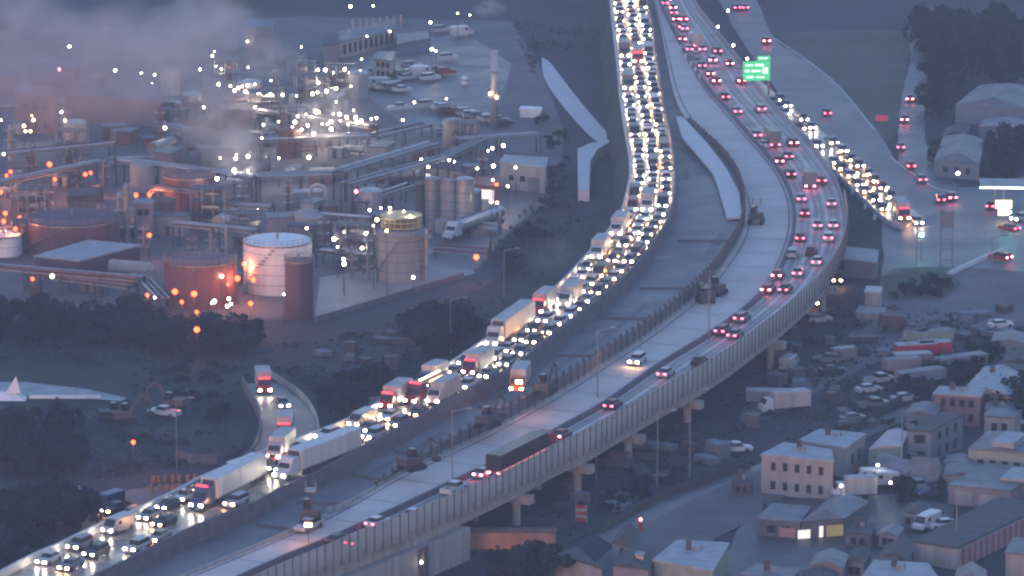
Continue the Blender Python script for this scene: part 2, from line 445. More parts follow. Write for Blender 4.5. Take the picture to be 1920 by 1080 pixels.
# construction joints across the unfinished strip
for (x, y) in [(1250,560),(1060,655),(900,752),(760,840),(600,925),(1330,470),(1165,600),(690,880),(500,975)]:
    j = min(range(len(midL)), key=lambda k: (pix(midL[k].lerp(midR[k], .5))[0]-x)**2 + (pix(midL[k].lerp(midR[k], .5))[1]-y)**2)
    a, b = midL[j], midR[j]
    s = random.uniform(.1, .3)
    mb = rail([a.lerp(b, s), a.lerp(b, .97)], 0.7, 0.35)
    tag(ob('formwork_beam', mb, dksteel), 'dark formwork beam lying across the unfinished strip', 'beam', 'formwork beams across the unfinished strip')
# stockpiled strip + mud streaks
for k in range(7):
    t = random.randint(8, max(10, int(len(midL) * .55))); f = random.uniform(.15, .8); n = random.randint(4, 12)
    P = [midL[j].lerp(midR[j], f) + Vector((0,0,.03 + k*.004)) for j in range(t, min(t+n, len(midL)))]
    w = random.uniform(.4, 1.1)
    A, B = offset(P, w), offset(P, -w)
    mb = MB(); mb.rings([[a, b] for a, b in zip(A, B)], cap=False, closed=False)
    struct('mud_track', mb, mat('tracked_mud', (.085,.09,.105), .8, .4, .3, wet=.2))

# pale new slabs on the deck edge
def slab(name, pts, z, h, m, label, cat):
    top = [G(x, y, z + h) for x, y in pts]
    mb = MB(); n = len(top)
    bot = [Vector((p.x, p.y, z)) for p in top]
    mb.add(bot + top, [tuple(range(n-1, -1, -1)), tuple(range(n, 2*n))] + [(i, (i+1) % n, n+(i+1) % n, n+i) for i in range(n)])
    return tag(ob(name, mb, m), label, cat)
slab('concrete_slab', [(1268,218),(1280,219),(1300,240),(1332,275),(1362,315),(1386,360),(1391,406),(1363,408),(1348,355),(1337,325),(1306,288),(1280,258)], 9.3, .4, paleconc, 'long bright fresh concrete slab on the left side of the empty deck', 'slab')
slab('concrete_ramp_wall', [(1083,279),(1108,268),(1141,261),(1143,266),(1120,280),(1107,302),(1105,358),(1084,356)], 0, 2.2, paleconc, 'pale L shaped concrete wall left of the upper jam', 'wall')

# construction trench strip under viaduct, ramp on the left joining the jam
RPL = [(350,930),(420,893),(462,868),(478,845),(488,815),(487,785),(474,755),(462,735),(452,712)]
RPR = [(560,860),(590,838),(598,815),(592,785),(578,760),(556,738),(532,722),(510,708),(490,700)]
def zr(y): return 1.0 + (zc(860) - 1.2) * smooth((y - 715) / 140)
rpl = line(RPL, zr, 3); rpr = line(RPR, zr, 3)
struct('slip_ramp', ribbon(rpl, match(rpl, rpr), 1.0, 3), asphalt2, 'curving slip road joining the jam from the left')
barrier('ramp_wall', rpl, 0.5, 1.4, darkconc, 'curved concrete wall on the outside of the slip road', 'wall')
barrier('ramp_wall', rpr[4:], 0.4, 1.0, concrete, 'curved concrete wall on the inside of the slip road', 'wall')

# queue ramp at the right
QL = [(1690,430),(1658,416),(1610,370),(1560,322),(1500,262),(1441,196),(1405,160),(1380,130)]
QR = [(1735,410),(1702,385),(1655,338),(1595,285),(1532,240),(1464,183),(1425,150),(1398,122)]
ql = line(QL, .35, 3); qr = line(QR, .35, 3)
struct('exit_ramp', ribbon(ql, match(ql, qr), .3, 1), asphalt, 'exit ramp full of queueing cars')
barrier('concrete_barrier', ql, 0.5, 0.9, paleconc, 'pale barrier beside the queue on the exit ramp')
# kerbs on the right
for pts, lab in (([(1780,515),(1830,492),(1895,465)], 'long pale raised kerb at the junction'), ([(1670,295),(1700,318),(1752,352),(1800,362)], 'pale kerb beside the side street'), ([(1590,330),(1640,245),(1560,150),(1450,70)][1:], 'kerb along the far side of the main street')):
    barrier('kerb', line(pts, .1, 3), 1.2 if 'raised' in lab else .4, .14 if 'raised' not in lab else .6, paleconc, lab, 'kerb')

# ------------------------------------------------------------------ viaduct: noise fence, girders, piers
fpts = resample(rhr, 2.05)
fence = empty('noise_barrier', 'long see through noise barrier with regular posts on the right parapet', 'noise barrier', (0,0,0))
ob('parapet', rail(rhr, 0.5, 1.0), concrete, fence)
panelm = mat('frosted_panel', (0.5, 0.51, 0.5), 0.5, 0.1, .4, alpha=0.62)
pme = MB().box(0.08, 1.97, -0.34, -0.27, -0.1, 2.75).mesh('barrier_panel')
sme = MB().box(-0.075, 0.075, -0.5, -0.33, -1.15, 2.9).mesh('barrier_post')
postm = mat('barrier_post_grey', (.13,.13,.14), .6, .2, 1)
k = 0
for a, b in zip(fpts, fpts[1:]):
    px, py = pix(a)
    if py > 1112 or py < 380: continue
    d = b - a; rz = math.atan2(d.y, d.x)
    if k < 295:
        ob('barrier_panel', pme, panelm, fence, a, rz); ob('barrier_post', sme, postm, fence, a, rz)
    k += 1
# girders
vd = empty('viaduct', 'long curved concrete viaduct carrying the right hand carriageway', 'viaduct', (0,0,0))
ins = offset(rhr, 1.0)
ob('edge_girder', rail([p - Vector((0,0,3.0)) for p in ins], 0.7, 2.1), concrete, vd)
ob('fascia', rail([p - Vector((0,0,1.15)) for p in offset(rhr, -.05)], 0.45, 1.1), concrete, vd)
ins2 = offset(rhr, 4.2)
ob('inner_girder', rail([p - Vector((0,0,3.0)) for p in ins2], 0.7, 2.1), darkconc, vd)
ins3 = offset(rhr, 7.6)
ob('inner_girder', rail([p - Vector((0,0,3.0)) for p in ins3], 0.7, 2.1), darkconc, vd)
def pier(x, y, label, cols=(1.6, 8.5, 15), w=1.3, capl=17):
    j = min(range(len(rhr)), key=lambda k: (pix(rhr[k])[0]-x)**2 + (pix(rhr[k])[1]-y)**2)
    p = rhr[j]; t = (rhr[j+1] - rhr[j-1]).normalized(); rz = math.atan2(t.y, t.x)
    e = empty('bridge_pier', label, 'bridge pier', (p.x, p.y, 0), rz, 'concrete piers under the viaduct')
    ob('pier_cap', MB().box(-0.8, 0.8, -1.0, capl, 3.7, 4.98), concrete, e)
    for c in cols:
        ob('pier_column', MB().cyl((0, c, -.2), (0, c, 3.7), w/2, n=14), concrete, e, smoothf=False)
for x, y, l in ((1300,718,'viaduct pier nearest the middle of the photo'), (1100,834,'viaduct pier above the work site with red lights'), (1458,612,'viaduct pier below the car with glowing lights'),
                (1560,505,'viaduct pier beside the underpass'), (985,893,'viaduct pier nearest the brown work site'), (1205,775,'viaduct pier above the white truck yard')):
    pier(x, y, l)
# big abutment wall at the bottom
A = G(700,1060,5.2); B = G(882,985,5.2)
d = (B - A); rz = math.atan2(d.y, d.x)
e = empty('bridge_abutment', 'broad concrete wall holding up the viaduct at the bottom of the photo', 'abutment', (A.x, A.y, 0), rz)
L_ = d.xy.length
ob('abutment_wall', MB().box(-12, L_, 0, 9, -2, 4.95), concrete, e)
for k in range(3):
    ob('buttress', MB().box(L_*.45 + k*1.0, L_*.45 + k*1.0+.35, -.4, 0, -2, 4.9), darkconc, e)
# road signs and light poles on the deck
def light_pole(px, py, h, label, z=8.0, arm=2.2, lit=None, rz=0):
    p = G(px, py, z)
    e = empty('light_pole', label, 'light pole', p, rz, None)
    ob('pole', MB().cyl((0,0,0), (0,0,h), .12, .07, 8), steel, e)
    ob('arm', MB().cyl((0,0,h-.2), (arm,0,h+.3), .06, .05, 6), steel, e)
    ob('lamp_head', MB().box(arm-.2, arm+.7, -.2, .2, h+.2, h+.42), lit or steel, e)
    return e
light_pole(1120, 745, 11, 'thin light pole on the empty deck near the lone red tailed car')
light_pole(1329, 640, 12, 'tall light pole where the viaduct starts to bend')
light_pole(848, 905, 11, 'thin light pole above the white pickup on the viaduct')
light_pole(1118, 905, 10, 'pole standing under the edge of the viaduct', z=0)
light_pole(1293, 898, 14, 'tall grey pole in the dark yard below the viaduct', z=0)
light_pole(1232, 915, 12, 'thin pole left of the tall grey pole in the yard', z=0)
light_pole(845, 668, 10, 'thin pole in front of the dark trees left of the jam', z=0)
light_pole(1180, 330, 9, 'pole beside the left edge of the upper jam', z=0)
light_pole(945, 560, 9, 'pole by the bare ground right of the refinery', z=0)
light_pole(1718, 515, 11, 'dark pole beside the junction', z=0)
light_pole(1858, 545, 10, 'dark pole right of the long kerb', z=0)
light_pole(1690, 900, 11, 'utility pole between the houses', z=0)
light_pole(1792, 1040, 10, 'pole in front of the long striped building', z=0)
light_pole(332, 890, 12, 'dark pole behind the orange work lights', z=0)
# green gantry sign
p = G(1441, 178, 8)
e = empty('overhead_sign', 'large green highway sign with glow painted into its face above the tail lights', 'road sign', p, R(8))
ob('gantry_post', MB().cyl((0,0,0), (0,0,9), .25, .2, 8), steel, e)
ob('gantry_beam', MB().box(-13, 0.4, -.15, .15, 5.6, 6.1), steel, e)
s = ob('sign_panel', MB().box(-5.6, 0.2, -.35, -.2, 3.2, 7.4), signgreen, e)
ob('sign_panel', MB().box(-2.6, 0.2, -.34, -.2, 7.5, 8.5), signgreen, e)
wl = em('sign_lettering', (0.7, 1, 0.85), .25)  # lettering glows by itself too; no lamp lights the sign
for (x0, x1, z0, z1) in ((-5.2,-3.4,6.4,6.7),(-3.0,-1.2,6.3,6.8),(-5.2,-4.2,5.1,5.6),(-3.8,-1.8,5.1,5.5),(-1.4,-.3,4.7,6.0),(-4.9,-3.3,3.8,4.2),(-2.8,-1.0,3.8,4.1),(-2.2,-.4,7.85,8.15)):
    ob('lettering', MB().box(x0, x1, -.38, -.35, z0, z1), wl, s)

# rough weeds over the open ground
weedm = mat('dull_weeds', (0.042, 0.062, 0.06), 0.95, 0.6, 0.3, spec=0.15)
def weeds(pts, n, label, seed, m, s0=.15, s1=.42):
    r = random.Random(seed); mb = MB(); k = 0; t = 0
    xs = [p[0] for p in pts]; ys = [p[1] for p in pts]
    hub = [(r.uniform(min(xs), max(xs)), r.uniform(min(ys), max(ys))) for _ in range(90)]
    while k < n and t < n * 12:
        t += 1
        if r.random() < .7:
            hx, hy = r.choice(hub); x, y = r.gauss(hx, 22), r.gauss(hy, 5)
        else: x, y = r.uniform(min(xs), max(xs)), r.uniform(min(ys), max(ys))
        ins = False; j = len(pts) - 1
        for i in range(len(pts)):
            if (pts[i][1] > y) != (pts[j][1] > y) and x < (pts[j][0]-pts[i][0])*(y-pts[i][1])/(pts[j][1]-pts[i][1]) + pts[i][0]: ins = not ins
            j = i
        if not ins or (1005 < x < 1155 and 95 < y < 365) or (x < 245 and 690 < y < 765): continue
        k += 1; p = G(x, y, .25); q = r.uniform(s0, s1)
        for _ in range(3):
            a = r.uniform(0, 6.28); d = Vector((math.cos(a), math.sin(a), 0)) * q; c = p + Vector((r.uniform(-q, q), r.uniform(-q, q), 0))
            mb.add([c - d, c + d, c + Vector((d.y*.6, -d.x*.6, q * r.uniform(.6, 1.6)))], [(0, 1, 2)])
    o = ob('weeds', mb, m); o['kind'] = 'stuff'; o['label'] = label
weeds([(-40,650),(470,650),(600,640),(760,600),(960,500),(1100,400),(1130,430),(1030,540),(880,650),(760,735),(640,790),(590,760),(500,700),(430,760),(440,850),(350,880),(150,900),(-40,900)], 2300, 'rough weeds over the dark bank and the ground left of the jam', 1, weedm)
weeds([(880,1000),(1100,890),(1300,780),(1480,650),(1580,560),(1700,580),(1900,600),(1760,700),(1560,830),(1300,910),(1100,1000),(1000,1040)], 1900, 'weeds and litter on the dark ground under and beside the viaduct', 3, weedm, .15, .4)
weeds([(960,40),(1130,40),(1160,200),(1160,300),(1080,420),(960,520),(900,480),(1000,380),(1030,240)], 700, 'rough grass on the bare ground between refinery and jam', 4, weedm, .15, .45)
# ------------------------------------------------------------------ vehicles
COLS = {'white': (0.5, 0.51, 0.53), 'silver': (0.36, 0.37, 0.39), 'grey': (0.15, 0.155, 0.165), 'black': (0.02, 0.02, 0.024),
        'dark blue': (0.03, 0.05, 0.13), 'red': (0.28, 0.02, 0.03), 'maroon': (0.12, 0.02, 0.03), 'beige': (0.34, 0.31, 0.26), 'blue': (0.05, 0.12, 0.32),
        'yellow': (0.5, 0.33, 0.04), 'orange': (0.5, 0.15, 0.03), 'pale pink': (0.5, 0.4, 0.42), 'pale green': (0.3, 0.4, 0.33)}
def paint(c):
    n = c.replace(' ', '_') + '_car_paint'
    return mat(n, COLS[c], 0.35, 0.08, 0.9)
def hull(st, ch=.12):
    rs = []
    for (x, hw, zb, zt) in st:
        rs.append([(x, hw, zb), (x, hw, zt - ch), (x, hw - ch*1.2, zt), (x, -hw + ch*1.2, zt), (x, -hw, zt - ch), (x, -hw, zb)])
    return MB().rings(rs)
def cabin(x0, x1, x2, x3, hw, hr, z0, z1):
    rs = [[(x0, hw, z0), (x0, -hw, z0), (x3, -hw, z0), (x3, hw, z0)], [(x1, hr, z1), (x1, -hr, z1), (x2, -hr, z1), (x2, hr, z1)]]
    return MB().rings(rs)
dullbox = mat('dull_white_box', (.36,.35,.36), .55, .3, .8, streak=True)
whitebox = mat('dirty_white_trailer', (.5,.5,.52), .5, .22, .7, streak=True)
_proto = {}
def parts_for(kind, color):
    key = (kind, color)
    if key in _proto: return _proto[key]
    pm = paint(color); P = []
    def whl(xs, y, r=.33, w=.22):
        me = MB().cyl((0, -w/2, 0), (0, w/2, 0), r, n=10).mesh('wheel')
        for x in xs:
            for s in (-1, 1): P.append(('wheel', me, rubber, (x, s*y, r)))
    def lights(L2, W2, zh, zt, hs=(.40, .22), ts=(.42, .20)):
        hm_ = MB().box(-.1, .04, -hs[0]/2, hs[0]/2, -hs[1]/2, hs[1]/2).mesh('headlight')
        tm_ = MB().box(-.04, .1, -ts[0]/2, ts[0]/2, -ts[1]/2, ts[1]/2).mesh('taillight')
        for s in (-1, 1): P.append(('headlight', hm_, 'H', (L2, s*W2, zh)))
        for s in (-1, 1): P.append(('taillight', tm_, 'T', (-L2, s*W2, zt)))
    if kind == 'sedan':
        P.append(('body', hull([(-2.3,.78,.35,.88),(-2.2,.88,.28,.98),(-1.5,.91,.22,1.0),(.9,.91,.22,.98),(1.9,.88,.25,.82),(2.25,.74,.32,.70)]).mesh('body'), pm, (0,0,0)))
        P.append(('windows', cabin(-1.75,-1.05,.35,1.05,.8,.62,.97,1.4).mesh('windows'), glassm, (0,0,0)))
        P.append(('roof', hull([(-1.12,.62,1.385,1.45),(-.3,.66,1.385,1.48),(.42,.62,1.385,1.44)], .04).mesh('roof'), pm, (0,0,0)))
        lights(2.27, .6, .62, .8); whl((-1.4, 1.4), .82)
    elif kind == 'suv':
        P.append(('body', hull([(-2.35,.85,.4,1.05),(-2.25,.93,.32,1.12),(.9,.94,.3,1.12),(2.0,.92,.33,1.02),(2.35,.8,.38,.86)]).mesh('body'), pm, (0,0,0)))
        P.append(('windows', cabin(-2.25,-1.95,.4,1.1,.84,.7,1.1,1.66).mesh('windows'), glassm, (0,0,0)))
        P.append(('roof', hull([(-2.02,.7,1.64,1.72),(-.6,.74,1.64,1.76),(.45,.7,1.64,1.71)], .05).mesh('roof'), pm, (0,0,0)))
        lights(2.37, .66, .8, .98); whl((-1.45, 1.45), .86, .38, .26)
    elif kind == 'pickup':
        b = hull([(-.4,.95,.4,1.12),(1.1,.95,.38,1.12),(2.3,.93,.4,1.04),(2.7,.82,.45,.9)])
        b.box(-2.75,-.4,-.95,.95,.42,.62); b.box(-2.75,-.4,.86,.95,.62,1.12); b.box(-2.75,-.4,-.95,-.86,.62,1.12); b.box(-2.78,-2.68,-.95,.95,.42,1.12)
        P.append(('body', b.mesh('body'), pm, (0,0,0)))
        P.append(('windows', cabin(-.75,-.5,.75,1.35,.86,.7,1.1,1.68).mesh('windows'), glassm, (0,0,0)))
        P.append(('roof', hull([(-.55,.7,1.66,1.74),(.1,.73,1.66,1.78),(.8,.7,1.66,1.73)], .05).mesh('roof'), pm, (0,0,0)))
        lights(2.72, .68, .82, .92); whl((-1.75, 1.75), .87, .4, .28)
    elif kind == 'van':
        P.append(('body', hull([(-2.8,.95,.4,2.2),(-2.7,1.0,.35,2.3),(1.2,1.0,.35,2.3),(1.75,.98,.35,1.9),(2.4,.95,.38,1.15),(2.75,.85,.4,.95)], .14).mesh('body'), pm, (0,0,0)))
        w = cabin(1.3,1.38,1.6,2.28,.9,.8,1.25,2.1)
        P.append(('windscreen', w.mesh('windscreen'), glassm, (.04,0,0)))
        P.append(('side_window', MB().box(.5,1.2,-1.02,-.99,1.35,1.9).box(.5,1.2,.99,1.02,1.35,1.9).mesh('side_window'), glassm, (0,0,0)))
        lights(2.78, .7, .82, 1.1); whl((-1.8, 1.8), .9, .36, .25)
    elif kind in ('box_truck', 'short_truck'):
        L2 = 4.2 if kind == 'box_truck' else 3.4
        P.append(('cargo_box', hull([(-L2,1.22,.95,3.5),(L2-2.1,1.22,.95,3.5)], .05).mesh('cargo_box'), dullbox if color not in ('grey','black') else paint(color), (0,0,0)))
        P.append(('cab', hull([(L2-1.95,1.08,.6,2.6),(L2-.9,1.08,.6,2.6),(L2-.4,1.06,.6,1.75),(L2,1.0,.6,1.45)]).mesh('cab'), pm, (0,0,0)))
        P.append(('windscreen', cabin(L2-1.5,L2-1.4,L2-.86,L2-.42,.95,.88,1.75,2.5).mesh('windscreen'), glassm, (.06,0,0)))
        P.append(('chassis', MB().box(-L2+.1,L2-.2,-.5,.5,.55,.93).mesh('chassis'), dksteel, (0,0,0)))
        lights(L2+.02, .8, .95, .8, hs=(.45,.26)); whl((-L2+1.7, L2-1.2), 1.0, .48, .3)
    elif kind in ('semi', 'tanker', 'flatbed', 'carrier', 'dark_semi'):
        P.append(('cab', hull([(6.3,1.15,.7,3.2),(8.0,1.18,.7,3.35),(8.5,1.15,.7,2.3),(8.9,1.1,.65,1.7),(10.0,.95,.6,1.5)]).mesh('cab'), pm, (0,0,0)))
        P.append(('windscreen', cabin(8.0,7.95,8.2,8.78,1.0,.92,1.85,2.75).mesh('windscreen'), glassm, (.05,0,0)))
        P.append(('chassis', MB().box(-9.5,9.6,-.45,.45,.7,1.05).mesh('chassis'), dksteel, (0,0,0)))
        if kind == 'semi':
            P.append(('trailer', hull([(-10,1.27,1.12,4.05),(5.9,1.27,1.12,4.05)], .05).mesh('trailer'), whitebox if color in ('dark blue','white') else dullbox, (0,0,0)))
            P.append(('lower_rail', MB().box(-9.9,5.8,-1.3,1.3,1.02,1.2).box(-9.95,-9.9,-1.31,1.31,1.0,4.07).mesh('lower_rail'), steel, (0,0,0)))
            P.append(('rear_door', MB().box(-10.04,-10.0,-1.1,-.04,1.3,3.85).box(-10.04,-10.0,.04,1.1,1.3,3.85).mesh('rear_door'), dullbox, (0,0,0)))
            P.append(('reefer_unit', MB().box(5.9,6.25,-.9,.9,2.4,3.8).mesh('reefer_unit'), dksteel, (0,0,0)))
            P.append(('side_skirt', MB().box(-4.5,3.5,-1.2,-1.15,.45,1.1).box(-4.5,3.5,1.15,1.2,.45,1.1).mesh('side_skirt'), dksteel, (0,0,0)))
        elif kind == 'dark_semi':
            P.append(('trailer', hull([(-10,1.27,1.12,3.7),(5.9,1.27,1.12,3.7)], .08).mesh('trailer'), paint('black'), (0,0,0)))
            P.append(('marker_strip', MB().box(-9.8,5.6,-1.3,-1.275,1.15,1.3).mesh('marker_strip'), em('marker_red', (1,.12,.15), .8) if 'marker_red' not in EM else EM['marker_red'], (0,0,0)))
        elif kind == 'tanker':
            P.append(('tank', MB().cyl((-9.8,0,2.25),(5.9,0,2.25),1.2,n=16).mesh('tank'), silver, (0,0,0)))
            P.append(('tank_cap', MB().cyl((5.9,0,2.25),(6.3,0,2.25),1.2,.7,n=16).cyl((-10.2,0,2.25),(-9.8,0,2.25),.7,1.2,n=16).mesh('tank_cap'), steel, (0,0,0)))
            P.append(('catwalk', MB().box(-9,5,-.3,.3,3.42,3.5).mesh('catwalk'), dksteel, (0,0,0)))
        elif kind == 'carrier':
            b = MB().box(-3,5.8,-1.2,1.2,1.0,1.2).box(-3,5.8,-1.2,1.2,2.7,2.85)
            for x in (-2.9,-1,1.5,3.5,5.6):
                for s in (-1.2,1.1): b.box(x,x+.12,s,s+.1,1.2,2.7)
            P.append(('carrier_frame', b.mesh('carrier_frame'), rust, (0,0,0)))
            P.append(('amber_strip', MB().box(-2.5,4.5,-1.05,-.8,2.88,3.0).box(-2.5,4.5,.8,1.05,2.88,3.0).mesh('amber_strip'), STRIP, (0,0,0)))
        else:
            P.append(('flatbed', MB().box(-10,5.9,-1.25,1.25,1.1,1.35).mesh('flatbed'), dksteel, (0,0,0)))
            P.append(('load', MB().box(-9,4.5,-1.0,1.0,1.35,2.2).mesh('load'), rust, (0,0,0)))
        lights(10.02, .8, 1.0, .95, hs=(.5,.28), ts=(.5,.22)); whl((-8.8,-7.5,3.6,4.9,9.0), 1.02, .52, .32)
    _proto[key] = P
    return P
LEN = {'sedan': 4.6, 'suv': 4.8, 'pickup': 5.5, 'van': 5.6, 'box_truck': 8.4, 'short_truck': 6.8, 'semi': 20, 'tanker': 20, 'flatbed': 20, 'carrier': 20, 'dark_semi': 20}
FRONT = {'sedan': 2.3, 'suv': 2.4, 'pickup': 2.75, 'van': 2.8, 'box_truck': 4.2, 'short_truck': 3.4, 'semi': 10, 'tanker': 10, 'flatbed': 10, 'carrier': 10, 'dark_semi': 10}
WORD = {'sedan': 'saloon car', 'suv': 'suv', 'pickup': 'pickup truck', 'van': 'van', 'box_truck': 'box truck', 'short_truck': 'short box truck', 'semi': 'semi truck',
        'tanker': 'tanker truck', 'flatbed': 'flatbed truck', 'carrier': 'car carrier', 'dark_semi': 'semi truck'}
NAME = {'sedan': 'car', 'suv': 'suv', 'pickup': 'pickup_truck', 'van': 'van', 'box_truck': 'box_truck', 'short_truck': 'box_truck', 'semi': 'semi_truck',
        'tanker': 'tanker_truck', 'flatbed': 'flatbed_truck', 'carrier': 'car_carrier', 'dark_semi': 'semi_truck'}
CAT = {'sedan': 'car', 'suv': 'car', 'pickup': 'pickup truck', 'van': 'van'}
NVEH = [0]
PLACED = []
def vehicle(kind, color, p, rz, label, group=None, H='off', T='off', wheels=True, name=None):
    """H, T: lamp state of head and tail lights"""
    e = empty(name or NAME[kind], label, CAT.get(kind, 'truck'), p, rz, group)
    for nm, me, m, loc in parts_for(kind, color):
        if nm == 'wheel' and not wheels: continue
        if m == 'H': m = {'off': HD, 'white': HW, 'warm': HY}[H]
        elif m == 'T': m = {'off': TD, 'on': TR, 'brake': TB}[T]
        key = (id(me), m.name)
        mm = _shared.get(key)
        if mm is None:
            mm = me if len(me.materials) == 0 else me.copy()
            if len(mm.materials) == 0: mm.materials.append(m)
            else: mm.materials[0] = m
            _shared[key] = mm
        o = bpy.data.objects.new(nm, mm); COL.objects.link(o); o.parent = e; o.location = loc
    if kind in ('box_truck', 'short_truck', 'semi', 'carrier') and color in ('red', 'maroon', 'dark blue') and H != 'off':
        L2 = {'box_truck': 3.3, 'short_truck': 2.5}.get(kind, 8.05); zz = {'box_truck': 2.62, 'short_truck': 2.62}.get(kind, 3.3)
        ob('red_marker_lights', MB().box(L2-.2, L2+.1, -.9, .9, zz, zz+.22), RM, e)
    NVEH[0] += 1; PLACED.append((p.x, p.y, kind))
    return e
RM = em('red_marker', (1, .05, .07), .6)
_shared = {}
class Lane:
    """centre line of a lane: fraction f between two edges; s runs from the bottom of the photo upward"""
    def __init__(s, A, B, f):
        s.P = resample([a.lerp(b, f) for a, b in zip(A, B)], 1.0)
        s.pp = [pix(p) for p in s.P]
    def near(s, x, y):
        return min(range(len(s.P)), key=lambda k: (s.pp[k][0]-x)**2 + ((s.pp[k][1]-y)*1.6)**2)
    def at(s, i):
        i = max(2, min(len(s.P) - 3, int(i)))
        t = (s.P[i+2] - s.P[i-2])
        return s.P[i], math.atan2(t.y, t.x)
ordn = lambda n: str(n) + ('th' if 10 <= n % 100 <= 20 else {1: 'st', 2: 'nd', 3: 'rd'}.get(n % 10, 'th'))
jam = [Lane(lhl, lhr_m, f) for f in (0.19, 0.5, 0.80)]
lname = ['outer', 'middle', 'inner']
# lorries and landmarks in the jam: lane, kind, colour, photo pixel of the front, label
fixed = [
 (1, 'semi', 'dark blue', 376, 972, 'long white trailer behind a dark blue cab, lowest big truck in the jam'),
 (2, 'semi', 'white', 522, 912, 'white cab semi with tall white trailer where the slip road joins'),
 (0, 'box_truck', 'red', 733, 777, 'red cab box truck in the jam below the amber lit carrier'),
 (1, 'carrier', 'maroon', 775, 768, 'truck with two amber light strips glowing along its load'),
 (2, 'box_truck', 'pale pink', 815, 765, 'pinkish white truck just above the amber lit truck'),
 (0, 'short_truck', 'blue', 792, 726, 'small truck with pale roof and blue front beside the amber lit truck'),
 (1, 'box_truck', 'maroon', 886, 714, 'maroon cab box truck midway up the diagonal stretch of the jam'),
 (0, 'semi', 'silver', 928, 662, 'silver cab semi with dull grey trailer by the bright barrier'),
 (0, 'box_truck', 'red', 1018, 600, 'bright red cab truck by the bright barrier'),
 (1, 'box_truck', 'white', 1072, 588, 'white box truck right of the bright red cab'),
 (0, 'box_truck', 'white', 1128, 495, 'white box truck at the start of the bend'),
 (1, 'box_truck', 'white', 1205, 400, 'white box truck inside the bend of the jam'),
 (0, 'box_truck', 'white', 1158, 448, 'white box truck hugging the outer barrier of the bend'),
 (0, 'box_truck', 'grey', 1173, 112, 'dark grey box truck near the top of the jam'),
 (1, 'box_truck', 'red', 1200, 122, 'red cab box truck near the top of the jam'),
 (0, 'box_truck', 'grey', 1186, 172, 'grey box truck third from the top in the jam'),
]
pal = ['white'] * 5 + ['silver'] * 6 + ['grey'] * 5 + ['black'] * 6 + ['dark blue'] * 2 + ['red', 'maroon', 'beige']
kp = ['sedan'] * 6 + ['suv'] * 5 + ['pickup'] * 2 + ['van']
for li, ln in enumerate(jam):
    blocks = []
    for (l, kind, color, x, y, lab) in fixed:
        if l != li: continue
        i = ln.near(x, y)
        # vehicles face down the photo, so the body lies up the lane from its front
        c = i + FRONT[kind]
        p, a = ln.at(c)
        vehicle(kind, color, p, a + math.pi, lab, 'trucks in the jam', H='white', T='off')
        blocks.append((i - 2.2, i + LEN[kind] + 2.2))
    # cars seen in the open stretch at the bottom
    man = {0: [(70,1056,'sedan','silver'),(143,1036,'suv','grey'),(207,1003,'van','silver'),(262,977,'sedan','grey'),(309,962,'sedan','black'),(350,950,'pickup','white')],
           1: [(107,1062,'sedan','grey'),(172,1050,'suv','black'),(286,989,'sedan','black')],
           2: [(228,1029,'suv','silver'),(275,1013,'sedan','beige')]}[li]
    cars = []
    for x, y, k, c in man:
        i = ln.near(x, y); cars.append((i, k, c)); blocks.append((i - 2, i + LEN[k] + 2))
    i0 = ln.near(*[(400, 893), (440, 925), (420, 960)][li])
    i1 = ln.near(*[(1144, -40), (1175, -40), (1200, -40)][li])
    s = i0 + random.uniform(0, 3)
    while s < i1:
        k = random.choice(kp); L = LEN[k]
        hit = [b for b in blocks if s < b[1] and s + L > b[0]]
        if hit: s = max(b[1] for b in hit) + random.uniform(0, 1); continue
        cars.append((s, k, random.choice(pal)))
        s += L + (random.uniform(.9, 1.9) if ln.pp[min(int(s), len(ln.pp)-1)][1] < 640 else random.uniform(1.5, 3.2))
    cars.sort(key=lambda t: t[0])
    for n, (s, k, c) in enumerate(cars):
        p, a = ln.at(s + FRONT[k])
        far = pix(p)[1] < 380
        off = random.uniform(-.25, .25); p = p + Vector((-math.sin(a), math.cos(a), 0)) * off
        # the amber glow belongs to warm headlights further up
        warm = random.random() < (.8 if li == 2 and pix(p)[1] < 500 else .4)
        vehicle(k, c, p, a + math.pi + random.uniform(-.02, .02), f'{c} {WORD[k]}, {ordn(n+1)} from the bottom in the {lname[li]} lane of the jam',
                'cars in the traffic jam', H='warm' if warm else 'white', T='off', wheels=not far)

